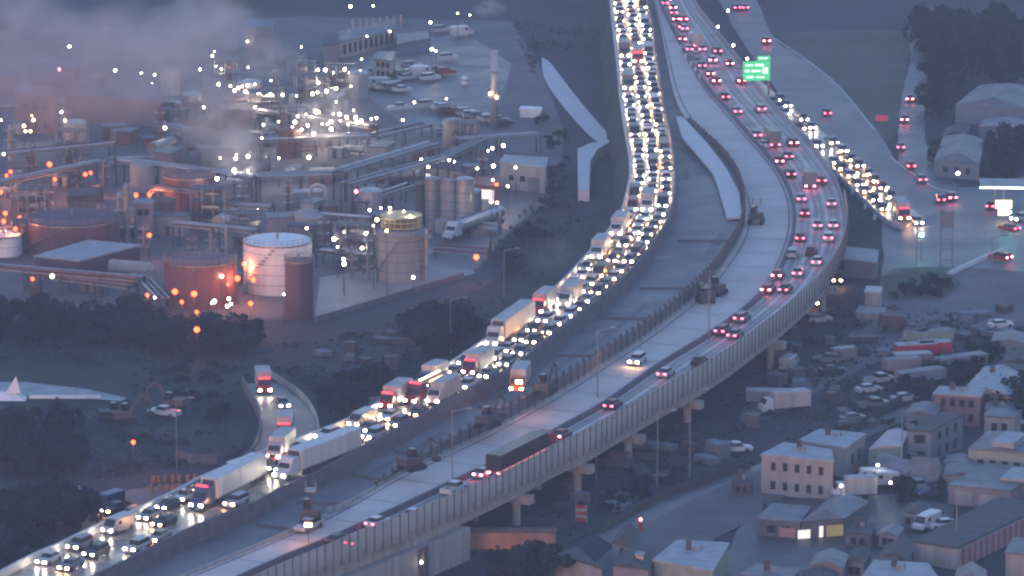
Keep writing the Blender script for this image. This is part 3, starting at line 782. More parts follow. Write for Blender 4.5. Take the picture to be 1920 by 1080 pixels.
# moving traffic on the right hand carriageway
lanesR = [Lane(med, rhrm, f) for f in (.22, .5, .78)]
rt = [  # pixel of the tail, kind, colour, light, label
 (1224,9,'sedan','silver','brake','silver car with red tail lights beside the top of the jam'),(1247,12,'sedan','white','on','white car in the topmost cluster of red lights'),(1262,22,'suv','grey','brake','grey suv braking in the topmost cluster'),
 (1243,34,'sedan','grey','on','grey car with dim tail lights near the top left of the cluster'),(1282,44,'suv','maroon','brake','maroon suv with bright brake lights near the top'),(1268,42,'sedan','black','brake','black car close beside the maroon suv near the top'),
 (1266,60,'sedan','red','brake','red car with bright lights left of a pale one'),(1284,60,'sedan','white','on','pale car left above the pinkish box truck'),(1280,80,'sedan','red','brake','red car directly left of the pinkish box truck'),
 (1309,92,'box_truck','pale pink','on','pinkish white box truck heading away near the top'),(1293,99,'sedan','white','on','white car just below left of the pinkish box truck'),(1317,99,'sedan','silver','on','silver car just below the pinkish box truck'),
 (1306,112,'sedan','silver','off','silver car with no lights below the pinkish truck'),(1317,130,'sedan','grey','on','grey car with faint lights on the left lane near the top'),(1346,104,'suv','dark blue','on','dark blue suv right of the upper cluster'),
 (1337,121,'suv','silver','brake','silver suv braking between two lane lines'),(1369,126,'sedan','red','brake','red car alone right of the braking silver suv'),(1333,145,'sedan','red','brake','red braking car upper of a close pair'),
 (1344,160,'suv','red','brake','red braking suv lower of a close pair'),(1391,160,'suv','red','brake','red suv with glowing lights directly left of the green sign'),(1361,189,'sedan','maroon','on','maroon car on the left lane below the green sign'),
 (1384,216,'sedan','silver','on','silver car on the left lane level with the first queue headlights'),(1429,213,'suv','silver','on','silver suv just under the green sign'),(1421,261,'sedan','silver','on','silver car left of the dark grey truck'),
 (1454,279,'box_truck','grey','on','dark grey box truck heading away with two red lights'),(1436,280,'sedan','white','off','white car tucked left of the dark grey truck'),(1489,277,'suv','maroon','brake','maroon suv right of the dark grey truck'),
 (1462,310,'sedan','red','brake','red car with flaring brake lights on the left lane'),(1480,301,'sedan','grey','on','grey car close right of the flaring red car'),(1484,336,'suv','black','on','black suv below the flaring red car'),
 (1519,357,'short_truck','grey','brake','short grey box truck with the brightest red lights on the bend'),(1541,348,'suv','red','on','red suv just right of the brightest tail lights'),(1503,381,'sedan','silver','on','silver car on the left lane of the bend'),
 (1559,390,'sedan','silver','on','silver car alone by the outer barrier of the bend'),(1509,408,'sedan','red','on','red car on the left lane opposite the deck machine'),(1533,431,'sedan','silver','on','silver car in the middle lane of the bend'),
 (1562,431,'sedan','white','on','white car in the outer lane of the bend'),(1553,456,'suv','white','on','white suv below the white car on the bend'),(1500,455,'sedan','red','on','red car on the left lane just after the bend'),
 (1484,487,'suv','silver','off','silver suv with unlit tail on the left lane'),(1519,482,'suv','black','off','black suv in the middle lane after the bend'),(1530,500,'sedan','white','on','white car close behind the black suv'),
 (1494,521,'sedan','silver','on','silver car above a red and a black one'),(1455,527,'suv','red','brake','red suv with bright lights in a left lane group'),(1468,552,'sedan','black','on','black car beside the bright red suv pair'),
 (1435,554,'suv','red','brake','red suv with the brightest lights below the bend'),(1384,608,'suv','grey','on','grey suv above a pair of maroon cars'),(1348,632,'suv','maroon','on','maroon suv on the left of a close pair'),
 (1371,638,'sedan','grey','on','grey car on the right of a close pair'),(1303,689,'sedan','black','off','black car alone in the outer lane of the viaduct'),(1240,711,'sedan','silver','on','silver car with a pale roof on the straight viaduct'),
 (1140,771,'sedan','maroon','on','maroon car with a bright windscreen on the straight viaduct'),(1042,828,'sedan','red','brake','red car just in front of the long black semi'),(835,932,'pickup','white','off','white pickup truck following the long black semi'),
 (692,993,'sedan','white','on','white car partly behind the noise barrier'),(616,1026,'sedan','black','off','black car partly behind the noise barrier'),(668,1036,'sedan','red','on','red car seen through the noise barrier panels'),
 (762,978,'sedan','white','off','white car seen through the noise barrier right of the other white car'),
]
for (x, y, k, c, t, lab) in rt:
    ln = min(lanesR, key=lambda l: (lambda i: (l.pp[i][0]-x)**2 + ((l.pp[i][1]-y)*1.6)**2)(l.near(x, y)))
    i = ln.near(x, y); p, a = ln.at(i + FRONT[k])
    q = G(x, y, 8.0); lat = -(q.x - ln.P[i].x) * math.sin(a) + (q.y - ln.P[i].y) * math.cos(a)
    p = Vector((p.x, p.y, 8.04)); p = Vector((q.x + math.cos(a)*FRONT[k], q.y + math.sin(a)*FRONT[k], 8.04)) if i > 0 and abs(lat) < 1.6 else p
    vehicle(k, c, p, a, lab, 'cars driving away on the right carriageway', H='off', T=t)
# the long black semi
i = lanesR[1].near(918, 893); p, a = lanesR[1].at(i + 10)
vehicle('dark_semi', 'red', Vector((p.x, p.y, 8.04)), a, 'long black semi with red marker lights along its side on the viaduct', None, T='brake')
vehicle('sedan', 'silver', G(908, 893, 8.04) , a, 'small silver car beside the rear of the long black semi', None, T='brake')

# cars on the new deck and the unfinished strip
def veh_at(k, c, x, y, z, x2, y2, lab, **kw):
    """front at x,y; the vehicle points from x2,y2 towards x,y"""
    a_ = G(x, y, z); b_ = G(x2, y2, z); d = (a_ - b_).normalized()
    p = a_ - d * FRONT[k]
    return vehicle(k, c, p, math.atan2(d.y, d.x), lab, **kw)
veh_at('suv', 'white', 1187, 688, 8.03, 1230, 655, 'white suv with shining headlights alone on the wide empty deck', H='warm')
veh_at('pickup', 'silver', 560, 1002, 8.03, 640, 965, 'silver pickup with amber lights at the lower end of the empty deck', H='off', T='off')
veh_at('box_truck', 'orange', 968, 740, 10.5, 990, 700, 'small work truck with a burning orange beacon on the unfinished strip', H='warm')
# exit ramp queue
qA = [Lane(ql, match(ql, qr), f) for f in (.26, .74)]
for li, ln in enumerate(qA):
    s = ln.near(*[(1650, 402), (1672, 378)][li]); e_ = ln.near(*[(1438, 190), (1446, 188)][li]); n = 1
    while s < e_:
        k = random.choice(kp)
        p, a = ln.at(s + FRONT[k])
        c = random.choice(pal)
        vehicle(k, c, p + Vector((0,0,.02)), a + math.pi, f'{c} {WORD[k]}, {ordn(n)} from the front in the {["left", "right"][li]} exit ramp queue', 'cars queueing on the exit ramp',
                H='warm' if 1560 < pix(p)[0] and random.random() < .7 else 'white', wheels=False)
        s += LEN[k] + random.uniform(2, 4.5) + (9 if random.random() < .15 else 0); n += 1
veh_at('box_truck', 'red', 1696, 418, .4, 1672, 380, 'red cab truck with blazing headlights at the head of the exit ramp', H='warm', T='off')
veh_at('sedan', 'silver', 1724, 424, .3, 1700, 400, 'silver car beside the red cab truck at the junction', H='white')
# cars on the side streets, seen from behind
for (x, y, x2, y2, k, c, t, lab) in (
  (1383,20,1396,30,'sedan','grey','on','left of two small cars with red lights at the very top right'), (1398,20,1412,32,'sedan','grey','on','right of two small cars with red lights at the very top right'),
  (1438,84,1450,104,'suv','red','brake','lone red car far right of the upper cluster'), (1552,219,1570,240,'sedan','maroon','on','maroon car alone on the main street'),
  (1706,192,1703,230,'sedan','red','brake','upper red car on the pale side street'), (1696,231,1694,262,'sedan','red','brake','lower red car on the pale side street'),
  (1689,283,1692,310,'sedan','grey','on','dim car below the two red ones on the side street'), (1709,320,1722,342,'suv','red','on','red suv where the side street bends'),
  (1731,344,1752,360,'sedan','grey','on','grey car entering the junction from the side street'), (1765,382,1780,400,'sedan','maroon','on','left car of the pair at the junction lights'),
  (1787,378,1805,392,'sedan','red','brake','right car of the pair at the junction lights'), (1893,492,1930,500,'suv','red','brake','red car at the right edge near the long kerb'),
  (1908,436,1950,445,'sedan','red','on','red car beside the filling station sign'), (1856,394,1850,420,'sedan','maroon','on','maroon car under the filling station canopy')):
    q = G(x, y, .25); d = (G(x, y) - G(x2, y2)).normalized()
    vehicle(k, c, q + d * FRONT[k], math.atan2(d.y, d.x), lab, None, T=t, wheels=False)
veh_at('suv', 'silver', 1900, 418, .3, 1925, 412, 'white car with headlights at the right edge of the photo', H='white')
# slip road and underpass
for (k, c, x, y, x2, y2, z, lab, h) in (
  ('short_truck','red',497,742,486,705,zr(742),'red truck with headlights on at the top of the slip road','white'), ('sedan','grey',534,768,516,735,zr(768),'grey car behind the lit red truck on the slip road','white'),
  ('short_truck','red',532,830,544,790,zr(830),'red truck with a black box halfway down the slip road','white'), ('box_truck','pale pink',512,868,545,838,zr(868),'pale box truck merging at the foot of the slip road','warm'),
  ('sedan','black',484,888,520,866,zr(888),'black car at the merge left of the pale box truck','white'), ('sedan','grey',446,900,484,880,zr(900),'grey car alone below the merge','white'),
  ('sedan','black',398,922,440,903,zr(922),'black car nearest the curved wall below the merge','white')):
    veh_at(k, c, x, y, z + .05, x2, y2, lab, H=h)
veh_at('suv', 'black', 1570, 534, .3, 1572, 500, 'dark suv with warm headlights coming out of the underpass', H='warm')
veh_at('sedan', 'grey', 1527, 575, .3, 1535, 545, 'half hidden car with a warm glow under the edge of the viaduct', H='warm')
# works vehicles on the left
veh_at('pickup', 'white', 282, 776, .4, 316, 781, 'white pickup with red tail lights among the diggers', T='brake')
for (x, y, x2, y2, k, c, h, lab) in ((196,968,240,955,'pickup','black','warm','black pickup with amber lights at the work site entrance'), (228,980,270,962,'suv','black','warm','dark suv with warm lights at the edge of the work site'), (180,958,205,950,'van','dark blue','off','dark van parked by the work site wall')):
    veh_at(k, c, x, y, .3, x2, y2, lab, H=h)
# lorry at the refinery
veh_at('tanker', 'white', 838, 452, .4, 918, 424, 'silver tanker truck with a white cab parked by the silos', H='off')
# ------------------------------------------------------------------ buildings traced by their roof corners
def S(y): return (F * SP + (y - 540) * CP) / CAMH
def block(name, label, cat, roof, h, wall, roofm, win=None, gable=0.0, zb=0.0, over=0.25, group=None, parapet=False, wpart=None, doors=None):
    """roof: photo pixels of front-left, front-right, back-right, back-left corners at height h; win=(side, cols, rows, w, h)"""
    T = [G(x, y, zb + h) for x, y in roof]
    c = sum(T, Vector()) / len(T); c.z = zb
    e = empty(name, label, cat, c, 0, group)
    T = [t - c for t in T]; B = [Vector((t.x, t.y, -.3)) for t in T]; n = len(T)
    mb = MB(); mb.add(B + T, [(i, (i+1) % n, n+(i+1) % n, n+i) for i in range(n)] + [tuple(range(n, 2*n))])
    wl = ob(wpart or 'wall', mb, wall, e)
    O = [t * (1 + over / max(1, t.xy.length)) for t in T]
    for o_, t in zip(O, T): o_.z = t.z
    if gable > 0:
        # ridge along the longer pair of sides
        if (T[1]-T[0]).length > (T[2]-T[1]).length: r0, r1 = (O[0]+O[3])/2, (O[1]+O[2])/2; fr = [(0,1,5,4),(2,3,4,5),(3,0,4),(1,2,5)]
        else: r0, r1 = (O[0]+O[1])/2, (O[3]+O[2])/2; fr = [(1,2,5,4),(3,0,4,5),(0,1,4),(2,3,5)]
        up = Vector((0,0,gable))
        k = .12 if gable > 1 else 0
        r0, r1 = r0.lerp(r1, k) + up, r1.lerp(r0, k) + up
        mb = MB().add([o_ + Vector((0,0,.04)) for o_ in O] + [r0, r1], fr + [(3,2,1,0)])
    else:
        mb = MB().add(O + [o_ + Vector((0,0,.3)) for o_ in O], [(n-1-i for i in range(n))] if False else [tuple(range(n-1,-1,-1)), tuple(range(n, 2*n))] + [(i, (i+1) % n, n+(i+1) % n, n+i) for i in range(n)])
    rf = ob('roof', mb, roofm, e, loc=(0,0,.02))
    if parapet:
        ob('chimney', MB().box(-.4,.4,-.4,.4,0,1.3), dkroof, rf, T[3].lerp(T[1], .3) + Vector((0,0,.2)))
        ob('roof_vent', MB().box(-.3,.3,-.3,.3,0,.6).cyl((.9,0,0),(.9,0,.9),.12,n=6), steel, rf, T[0].lerp(T[2], .55) + Vector((0,0,.25)))
    for (si, cols, rows, ww, wh) in (win or []):
        a, b = T[si], T[(si+1) % n]; L = (b-a).xy.length; d = Vector((b.x-a.x, b.y-a.y, 0)).normalized(); rz = math.atan2(d.y, d.x)
        fme = MB().box(-ww/2-.1, ww/2+.1, -.08, .02, -.1, wh+.1).mesh('window')
        gme = MB().box(-ww/2, ww/2, -.11, -.05, 0, wh).mesh('pane')
        for r in range(rows):
            for k in range(cols):
                f = (k + 1) / (cols + 1)
                zz = h * (r + .45) / rows - wh * .3
                w_ = ob('window', fme, dkroof if wall is not dkroof else steel, e, Vector((a.x, a.y, 0)) + d * L * f + Vector((0,0,zz)), rz)
                ob('pane', gme, glassm, w_)
    for (si, f, ww, wh, m) in (doors or []):
        a, b = T[si], T[(si+1) % n]; L = (b-a).xy.length; d = Vector((b.x-a.x, b.y-a.y, 0)).normalized()
        ob('door', MB().box(-ww/2, ww/2, -.12, .02, 0, wh), m, e, Vector((a.x, a.y, 0)) + d * L * f, math.atan2(d.y, d.x))
    return e
mauve = mat('mauve_grey_cladding', (0.2, 0.17, 0.2), 0.75, 0.12, 0.3)
warmwall = mat('reddish_works_wall', (0.17, 0.11, 0.125), 0.8, 0.2, 0.4)

# ------------------------------------------------------------------ refinery
def tank(x, yb, wpx, hpx, m, roofm, label, dome=.06, name='storage_tank', stair=True, n=36):
    s = S(yb); r = wpx / 2 / s; h = hpx / (s * CP)
    p = G(x, yb, 0); c = Vector((p.x, p.y + r, 0))
    e = empty(name, label, 'tank', c)
    ob('shell', MB().cyl((0,0,-.2), (0,0,h), r, n=n, cap=False), m, e, smoothf=True)
    ob('roof', MB().dome((0,0,h), r, r*dome, n=n), roofm, e, smoothf=True)
    if r > 1.2:
        mb = MB()
        for k in range(1, int(h/1.9)+1): mb.cyl((0,0,k*1.9-.05),(0,0,k*1.9+.05), r+.035, n=n, cap=False)
        ob('plate_seams', mb, dksteel if m is not white else steel, e)
    ob('rim', MB().cyl((0,0,h-.25), (0,0,h+.02), r+.08, n=n, cap=False), steel, e)
    if r > 2.5:
        mb = MB()
        for i in range(n):     # guard rail
            a = 2*math.pi*i/n; mb.box(-.04,.04,-.04,.04,h,h+1.0, Matrix.Translation((math.cos(a)*r, math.sin(a)*r, 0)))
        for z in (h+.5, h+1.0):
            mb.rings([[(math.cos(2*math.pi*i/n)*r, math.sin(2*math.pi*i/n)*r, z-.03) for i in range(n+1)], [(math.cos(2*math.pi*i/n)*r, math.sin(2*math.pi*i/n)*r, z+.03) for i in range(n+1)]], cap=False, closed=False)
        ob('guard_rail', mb, steel, e)
        mb = MB()
        for k in range(14):
            a = -math.pi*.9 + k*.09; mb.box(0,.9,-.3,.3,h*k/14,h*k/14+.08, Matrix.Translation((math.cos(a)*r, math.sin(a)*r, 0)) @ Matrix.Rotation(a, 4, 'Z'))
        if stair: ob('stair', mb, steel, e)
        ob('vent', MB().cyl((0,0,h),(0,0,h+r*dome+.9),.25,n=8), steel, e)
    return e, c, r, h
tank(518, 556, 130, 92, white, white, 'big white storage tank, largest of the works')
tank(372, 582, 137, 82, redtank, redtank, 'broad oxide red tank left of the big white one')
tank(560, 601, 54, 108, purple, purple, 'tall dark maroon tank in front of the big white one', stair=False)
tank(352, 409, 98, 72, redtank, redtank, 'red tank standing behind the two fiery lamps')
tank(128, 484, 178, 58, purple, purple, 'wide dark maroon tank behind the pale roofed shed')
tank(4, 484, 70, 38, white, white, 'white tank cut off by the left edge')
e, c, r, h = tank(752, 531, 96, 84, beige, beige, 'brown domed tank crowned with a walkway tinted with yellow lamplight', dome=.28)
mb = MB()
n = 20
for i in range(n):
    a = 2*math.pi*i/n; mb.box(-.05,.05,-.05,.05,h+1.2,h+3.4, Matrix.Translation((math.cos(a)*r*.8, math.sin(a)*r*.8, 0)))
for z in (h+1.4, h+2.4, h+3.3): mb.cyl((0,0,z),(0,0,z+.14), r*.82, n=n)
ob('walkway', mb, mat('walkway_yellow_lamplight', (0.5,.42,.2),.6,.2,1), e)  # yellow lamplight is put into the walkway colour
for i, (x, y, w, hp, m, lab) in enumerate(((811,432,28,94,steel,'dull grey silo, left of the row by the tanker truck'), (842,433,29,92,beige,'brownish silo in the middle of the row by the tanker truck'),
        (872,436,33,97,silver,'bright silver silo, right of the row by the tanker truck'), (788,424,18,80,dksteel,'slim dark silo left of the row'))):
    tank(x, y, w, hp, m, m, lab, dome=.25, name='silo', n=20)
    EXTRA = None
def column(x, yb, wpx, hpx, m, label, plats=3):
    s = S(yb); r = max(.25, wpx/2/s); h = hpx/(s*CP); p = G(x, yb, 0)
    e = empty('process_column', label, 'column', p, 0, 'process columns of the refinery')
    ob('shell', MB().cyl((0,0,-.2),(0,0,h*.93),r,n=12).cyl((0,0,h*.93),(0,0,h),r,r*.3,n=12), m, e)
    for k in range(plats):
        z = h*(k+1)/(plats+.6)
        pl = MB().cyl((0,0,z),(0,0,z+.1),r+.8,n=10)
        for i in range(8):
            a = i*math.pi/4; pl.box(-.03,.03,-.03,.03,z,z+1, Matrix.Translation((math.cos(a)*(r+.75), math.sin(a)*(r+.75), 0)))
        ob('platform', pl, steel, e)
    ob('ladder', MB().box(r+.1,r+.2,-.25,-.2,0,h).box(r+.1,r+.2,.2,.25,0,h), steel, e)
    return e
colspec = [(238,458,13,115,'between the shed and the fiery lamps'),(224,440,8,80,'left of the two fiery lamps'),(608,478,8,72,'behind the lit frame'),(592,470,6,60,'left of the lit frame'),(455,405,8,66,'right of the small lit tank'),
 (470,338,9,56,'under the drifting steam'),(300,262,9,60,'right of the mauve building'),(330,270,7,48,'at the foot of the steam'),(120,260,9,58,'beside the mauve building'),(20,300,10,66,'at the left edge'),(60,330,8,50,'above the orange lights'),
 (150,338,9,44,'by the amber strip light'),(195,352,8,52,'above the maroon tank'),(500,270,8,50,'in the white light cluster'),(530,262,9,64,'in the middle of the light cluster'),(560,268,8,58,'by the brightest lamps'),(590,262,10,72,'tallest among the brightest lamps'),
 (628,256,8,60,'right of the brightest lamps'),(660,250,7,46,'at the right end of the cluster'),(515,190,8,60,'far behind the light cluster'),(568,150,7,48,'left of the windowed building'),(450,195,7,44,'left of the far lamps'),
 (610,215,8,70,'in the warm hazy glow'),(690,300,7,44,'on the diagonal pipe bridge'),(740,330,7,46,'under the diagonal pipe bridge'),(800,330,9,36,'behind the silos'),(905,330,8,40,'left of the pale box building'),(890,300,7,44,'right of the lit workshop'),
 (395,470,8,50,'behind the red tank'),(425,480,8,56,'left of the big white tank'),(360,480,6,40,'over the red tank'),(660,520,8,60,'left of the domed tank'),(690,525,7,88,'touching the domed tank'),(800,528,5,100,'right of the domed tank'),
 (640,505,7,70,'at the lit frame corner'),(270,480,7,60,'right of the pale shed roof'),(90,400,8,50,'among orange lamps'),(30,400,8,56,'left among orange lamps'),(540,395,7,56,'behind the big white tank'),(505,330,8,46,'by the dark pipes'),(410,240,8,56,'inside the steam'),(200,90,8,40,'far in the haze')]
for i, (x, y, w, hh, lab) in enumerate(colspec):
    m = (steel, silver, rust, mauve)[i % 4]
    column(x, y, w, hh, m, f'{("grey","silver","rusty","mauve")[i%4]} process column {lab}', 2 if hh < 55 else 3)
# tall chimney
p = G(927, 242, 0)
e = empty('chimney_stack', 'tall pale chimney stack with two lamps half way up', 'chimney', p)
ob('stack', MB().cyl((0,0,-.2),(0,0,17),.95,.72,n=16), silver, e, smoothf=True)
for z in (7.0, 12.5): ob('platform', MB().cyl((0,0,z),(0,0,z+.12),1.7,n=14), steel, e)
for x, z in ((-.9, 7.6), (.5, 6.8)): ob('stack_lamp', MB().cyl((x,-.9,z),(x,-.9,z+.5),.3,n=8), LY, e)
# pipe racks
def rack(p0, p1, h, npipe, label, m=steel, w=3.0):
    a, b = G(*p0, h), G(*p1, h); d = b - a; L = d.xy.length; rz = math.atan2(d.y, d.x)
    e = empty('pipe_rack', label, 'pipe rack', (a.x, a.y, 0), rz)
    nb = max(2, int(L / 7))
    fme = MB().box(-.15,.15,-w/2,-w/2+.25,-.2,h).box(-.15,.15,w/2-.25,w/2,-.2,h).box(-.15,.15,-w/2,w/2,h-.25,h).mesh('rack_frame')
    for k in range(nb + 1): ob('rack_frame', fme, dksteel, e, (L*k/nb, 0, 0))
    for j in range(npipe):
        y = -w/2+.35 + j*(w-.7)/max(1, npipe-1); r = random.choice((.16,.22,.3))
        ob('pipe', MB().cyl((0,y,h+r),(L,y,h+r), r, n=8), random.choice((m, silver, steel, rust)), e)
    ob('rack_side_beam', MB().box(0,L,-w/2,-w/2+.12,h-.4,h-.1).box(0,L,w/2-.12,w/2,h-.4,h-.1), m, e)
    return e
for p0, p1, h, n, lab in (((-20,498),(266,522),4,4,'long pipe rack running in front of the pale shed'), ((60,512),(248,536),3,3,'lower pipe rack near the left trees'), ((225,300),(480,332),5,5,'pipe rack below the mauve building'),
    ((330,418),(480,432),5,4,'pipe rack behind the red tank'), ((636,322),(812,270),6,4,'upper of two diagonal pipe bridges'), ((650,345),(830,295),6,4,'lower of two diagonal pipe bridges'), ((676,378),(772,346),4,2,'short diagonal pipe run'),
    ((480,330),(648,326),5,3,'pipe rack meeting the diagonal bridges'), ((592,400),(700,408),5,3,'pipe rack left of the yellow walkway'), ((-20,345),(190,302),5,4,'pipe rack crossing the orange lamps'), ((-20,290),(210,268),5,5,'pipe rack below the reddish building'),
    ((480,205),(700,236),5,4,'pipe rack through the brightest lamps'), ((300,236),(480,262),5,3,'pipe rack beneath the steam'), ((480,262),(690,255),4,4,'pipe rack along the front of the light cluster'), ((820,300),(900,262),4,3,'pipe rack behind the silos'),
    ((700,255),(800,232),3,2,'pipe rack at the edge of the far car park'), ((290,350),(400,360),6,3,'pipe rack over the red tank behind the lamps'), ((380,380),(510,388),4,3,'pipe rack by the small lit tank'), ((270,525),(305,560),3,3,'short pipe rack beside the broad red tank'),
    ((-20,430),(60,424),3,3,'pipe rack at the left among orange lamps'), ((-20,205),(120,196),4,3,'pipe rack in front of the far left sheds'), ((330,200),(500,185),4,3,'far pipe rack below the distant lamps'), ((600,470),(690,480),3,3,'low pipes by the lit frame'), ((860,262),(1010,252),4,3,'low pipe rack right of the chimney')):
    rack(p0, p1, h, n, lab)
# arch pipe
p = G(596, 400, 0)
e = empty('arched_pipe', 'pale arched pipe standing left of the lit frame', 'pipe', p)
mb = MB(); pts = [(-1.6,0,0),(-1.6,0,4.2),(-1.1,0,5.3),(0,0,5.8),(1.1,0,5.3),(1.6,0,4.2),(1.6,0,0)]
for a, b in zip(pts, pts[1:]): mb.cyl(a, b, .35, n=8)
ob('pipe_bend', mb, silver, e)
# buildings of the works
block('warehouse', 'low shed with a big pale flat roof and dark walls', 'shed', [(150,491),(262,462),(165,453),(65,482)], 4, purple, paleroof)
block('works_building', 'large mauve grey windowless building in the upper left', 'building', [(122,182),(302,188),(296,160),(140,156)], 6, mauve, mauve, parapet=True)
block('works_building', 'reddish building with lamps on its front, upper left', 'building', [(28,178),(103,184),(108,166),(36,162)], 8, warmwall, mauve, win=[(0,3,2,1,1.2)])
block('works_building', 'slate block standing dim in the haze left of the windowed building', 'building', [(458,52),(512,54),(516,40),(464,38)], 9, bluewall, bluewall)
e = block('office_building', 'long pale office with a row of dark windows at the top of the photo', 'building', [(636,82),(744,56),(740,38),(634,62)], 3.6, beige, greyroof, win=[(0,10,1,.9,2.2)])
for k in range(8): ob('roof_stack', MB().cyl((0,0,0),(0,0,2.6),.28,n=8), silver, e, Vector((-3.5+k*1.6, 1.5+k*.9, 3.6)))
block('works_building', 'dark annex at the left end of the pale office', 'building', [(606,86),(635,84),(634,64),(608,66)], 4.5, mauve, dkroof)
block('works_building', 'grey hall right of the pale office', 'building', [(746,84),(806,74),(800,60),(744,66)], 2.8, bluewall, greyroof)
block('works_building', 'pale box building at the right edge of the refinery', 'building', [(938,306),(1022,316),(1026,298),(946,293)], 5.2, beige, paleroof, win=[(0,3,1,1,1)], doors=[(0,.75,2.6,3,greyroof)])
block('works_building', 'low red sided annex left of the pale box building', 'building', [(888,348),(938,352),(936,336),(892,333)], 2.6, redtank, redtank, doors=[(0,.5,3,2,WWIN)])
block('container', 'pale trailer box above the pale box building', 'trailer', [(975,206),(1014,208),(1015,203),(979,201)], 1.7, white, white)
block('works_building', 'small pale cabin among pipes left of the silos', 'cabin', [(548,364),(601,362),(603,356),(553,357)], 2.6, beige, paleroof)
block('works_building', 'pale tower block topped by two fiery lamps', 'building', [(250,382),(286,382),(287,375),(254,375)], 7, mauve, beige, win=[(0,2,2,.8,1)])
tank(417, 372, 76, 26, silver, white, 'squat bright lit tank in the middle of the works', dome=.2)
block('works_building', 'lit workshop with pale strips beside the diagonal pipes', 'building', [(782,312),(862,322),(866,304),(790,298)], 3.4, beige, dkroof, doors=[(0,.25,1.2,2.2,WWIN),(0,.75,1.6,1.6,YWIN)])
block('works_building', 'low pale shed at the upper left edge', 'shed', [(-30,150),(50,140),(60,125),(-20,130)], 4, mauve, greyroof)
block('works_building', 'dim shed in the haze above the mauve building', 'shed', [(50,118),(140,128),(150,112),(60,106)], 5, bluewall, bluewall)
block('works_building', 'dark brick pump house under the orange lamps', 'building', [(20,372),(70,376),(74,362),(26,360)], 4, warmwall, mauve, win=[(0,2,1,1,1)])
block('works_building', 'dark boxy unit behind the maroon tank', 'building', [(126,372),(178,366),(180,354),(132,356)], 4.4, dkroof, dkroof)
block('works_building', 'grey switch house right of the car park', 'building', [(700,112),(736,116),(742,100),(706,98)], 4, beige, greyroof, win=[(0,3,2,.7,1)])
block('works_building', 'low grey shed right of the fiery tower', 'shed', [(392,345),(452,347),(455,336),(398,334)], 2.2, steel, paleroof)
block('works_building', 'dark shed between the diagonal bridges and silos', 'shed', [(690,318),(760,322),(766,304),(700,302)], 3, bluewall, dkroof)
block('works_building', 'hazy shed left of the upper steam', 'shed', [(290,205),(345,210),(348,196),(296,192)], 3, bluewall, greyroof)
block('works_building', 'rusty cooling unit under the white light cluster', 'building', [(405,205),(470,210),(474,196),(410,192)], 3.6, rust, dkroof)
# lit steel frame near the domed tank
for x, y, lab in ((660,498,'open steel frame hung with lamps left of the domed tank'), (500,228,'open steel frame at the left of the bright cluster'), (600,246,'open steel frame in the middle of the bright cluster'), (640,176,'open steel frame upper right in the bright cluster'), (60,420,'open steel frame with orange lamps'), (430,180,'open steel frame in the far lights'), (870,290,'open frame above the lit workshop'), (455,470,'open frame behind the big white tank'), (390,430,'open frame beneath the small lit tank'),(565,178,'open frame far behind the brightest lamps'),(130,318,'open frame by the amber strip light'),(585,205,'open frame in the warm glow')):
    p = G(x, y, 0); e = empty('steel_frame', lab, 'steel frame', p, random.uniform(-.3,.3))
    w = random.uniform(4.5, 7); d_ = 4; H = random.uniform(6, 8.5)
    mb = MB()
    for i in range(4):
        for j in range(2): ob('frame_post', MB().box(-w/2+w*i/3-.12, -w/2+w*i/3+.12, j*d_-.12, j*d_+.12, -.2, H), steel, e)
    for k in range(1, 4):
        z = H*k/3.2; ob('deck', MB().box(-w/2-.3,w/2+.3,-.3,d_+.3,z,z+.15), dksteel, e)
        ob('vessel', MB().cyl((-w/2+1+k*.5, 1.8, z-1.2),(w/2-1.6, 1.8, z-1.2),.65,n=10), random.choice((silver, steel, rust)), e)
        ob('railing', MB().box(-w/2-.3,w/2+.3,-.33,-.27,z+1.0,z+1.08), steel, e)
# horizontal vessels, small tanks and skips spread through the works
marks = {'white tank': (518,520), 'broad red tank': (372,540), 'mauve building': (210,180), 'light cluster': (600,210), 'domed tank': (752,480), 'silo row': (842,400), 'chimney': (927,200), 'pale shed': (165,470),
         'maroon tank': (128,440), 'small lit tank': (417,350), 'office': (690,80), 'diagonal pipe bridges': (740,300), 'reddish building': (65,190), 'box building': (980,330), 'fiery tower': (268,400), 'car park': (800,150)}
def nearest(x, y):
    return min(marks.items(), key=lambda kv: (kv[1][0]-x)**2 + (1.8*(kv[1][1]-y))**2)
def rel(x, y):
    nme, (mx, my) = nearest(x, y)
    if abs(y - my) * 1.5 > abs(x - mx): w = 'in front of' if y > my else 'behind'
    else: w = 'left of' if x < mx else 'right of'
    return f'{w} the {nme}'
used = set()
def uniq(fmt_list):
    for t in fmt_list:
        if t not in used: used.add(t); return t
    return fmt_list[-1]
rs = random.Random(5)
cnt = 0
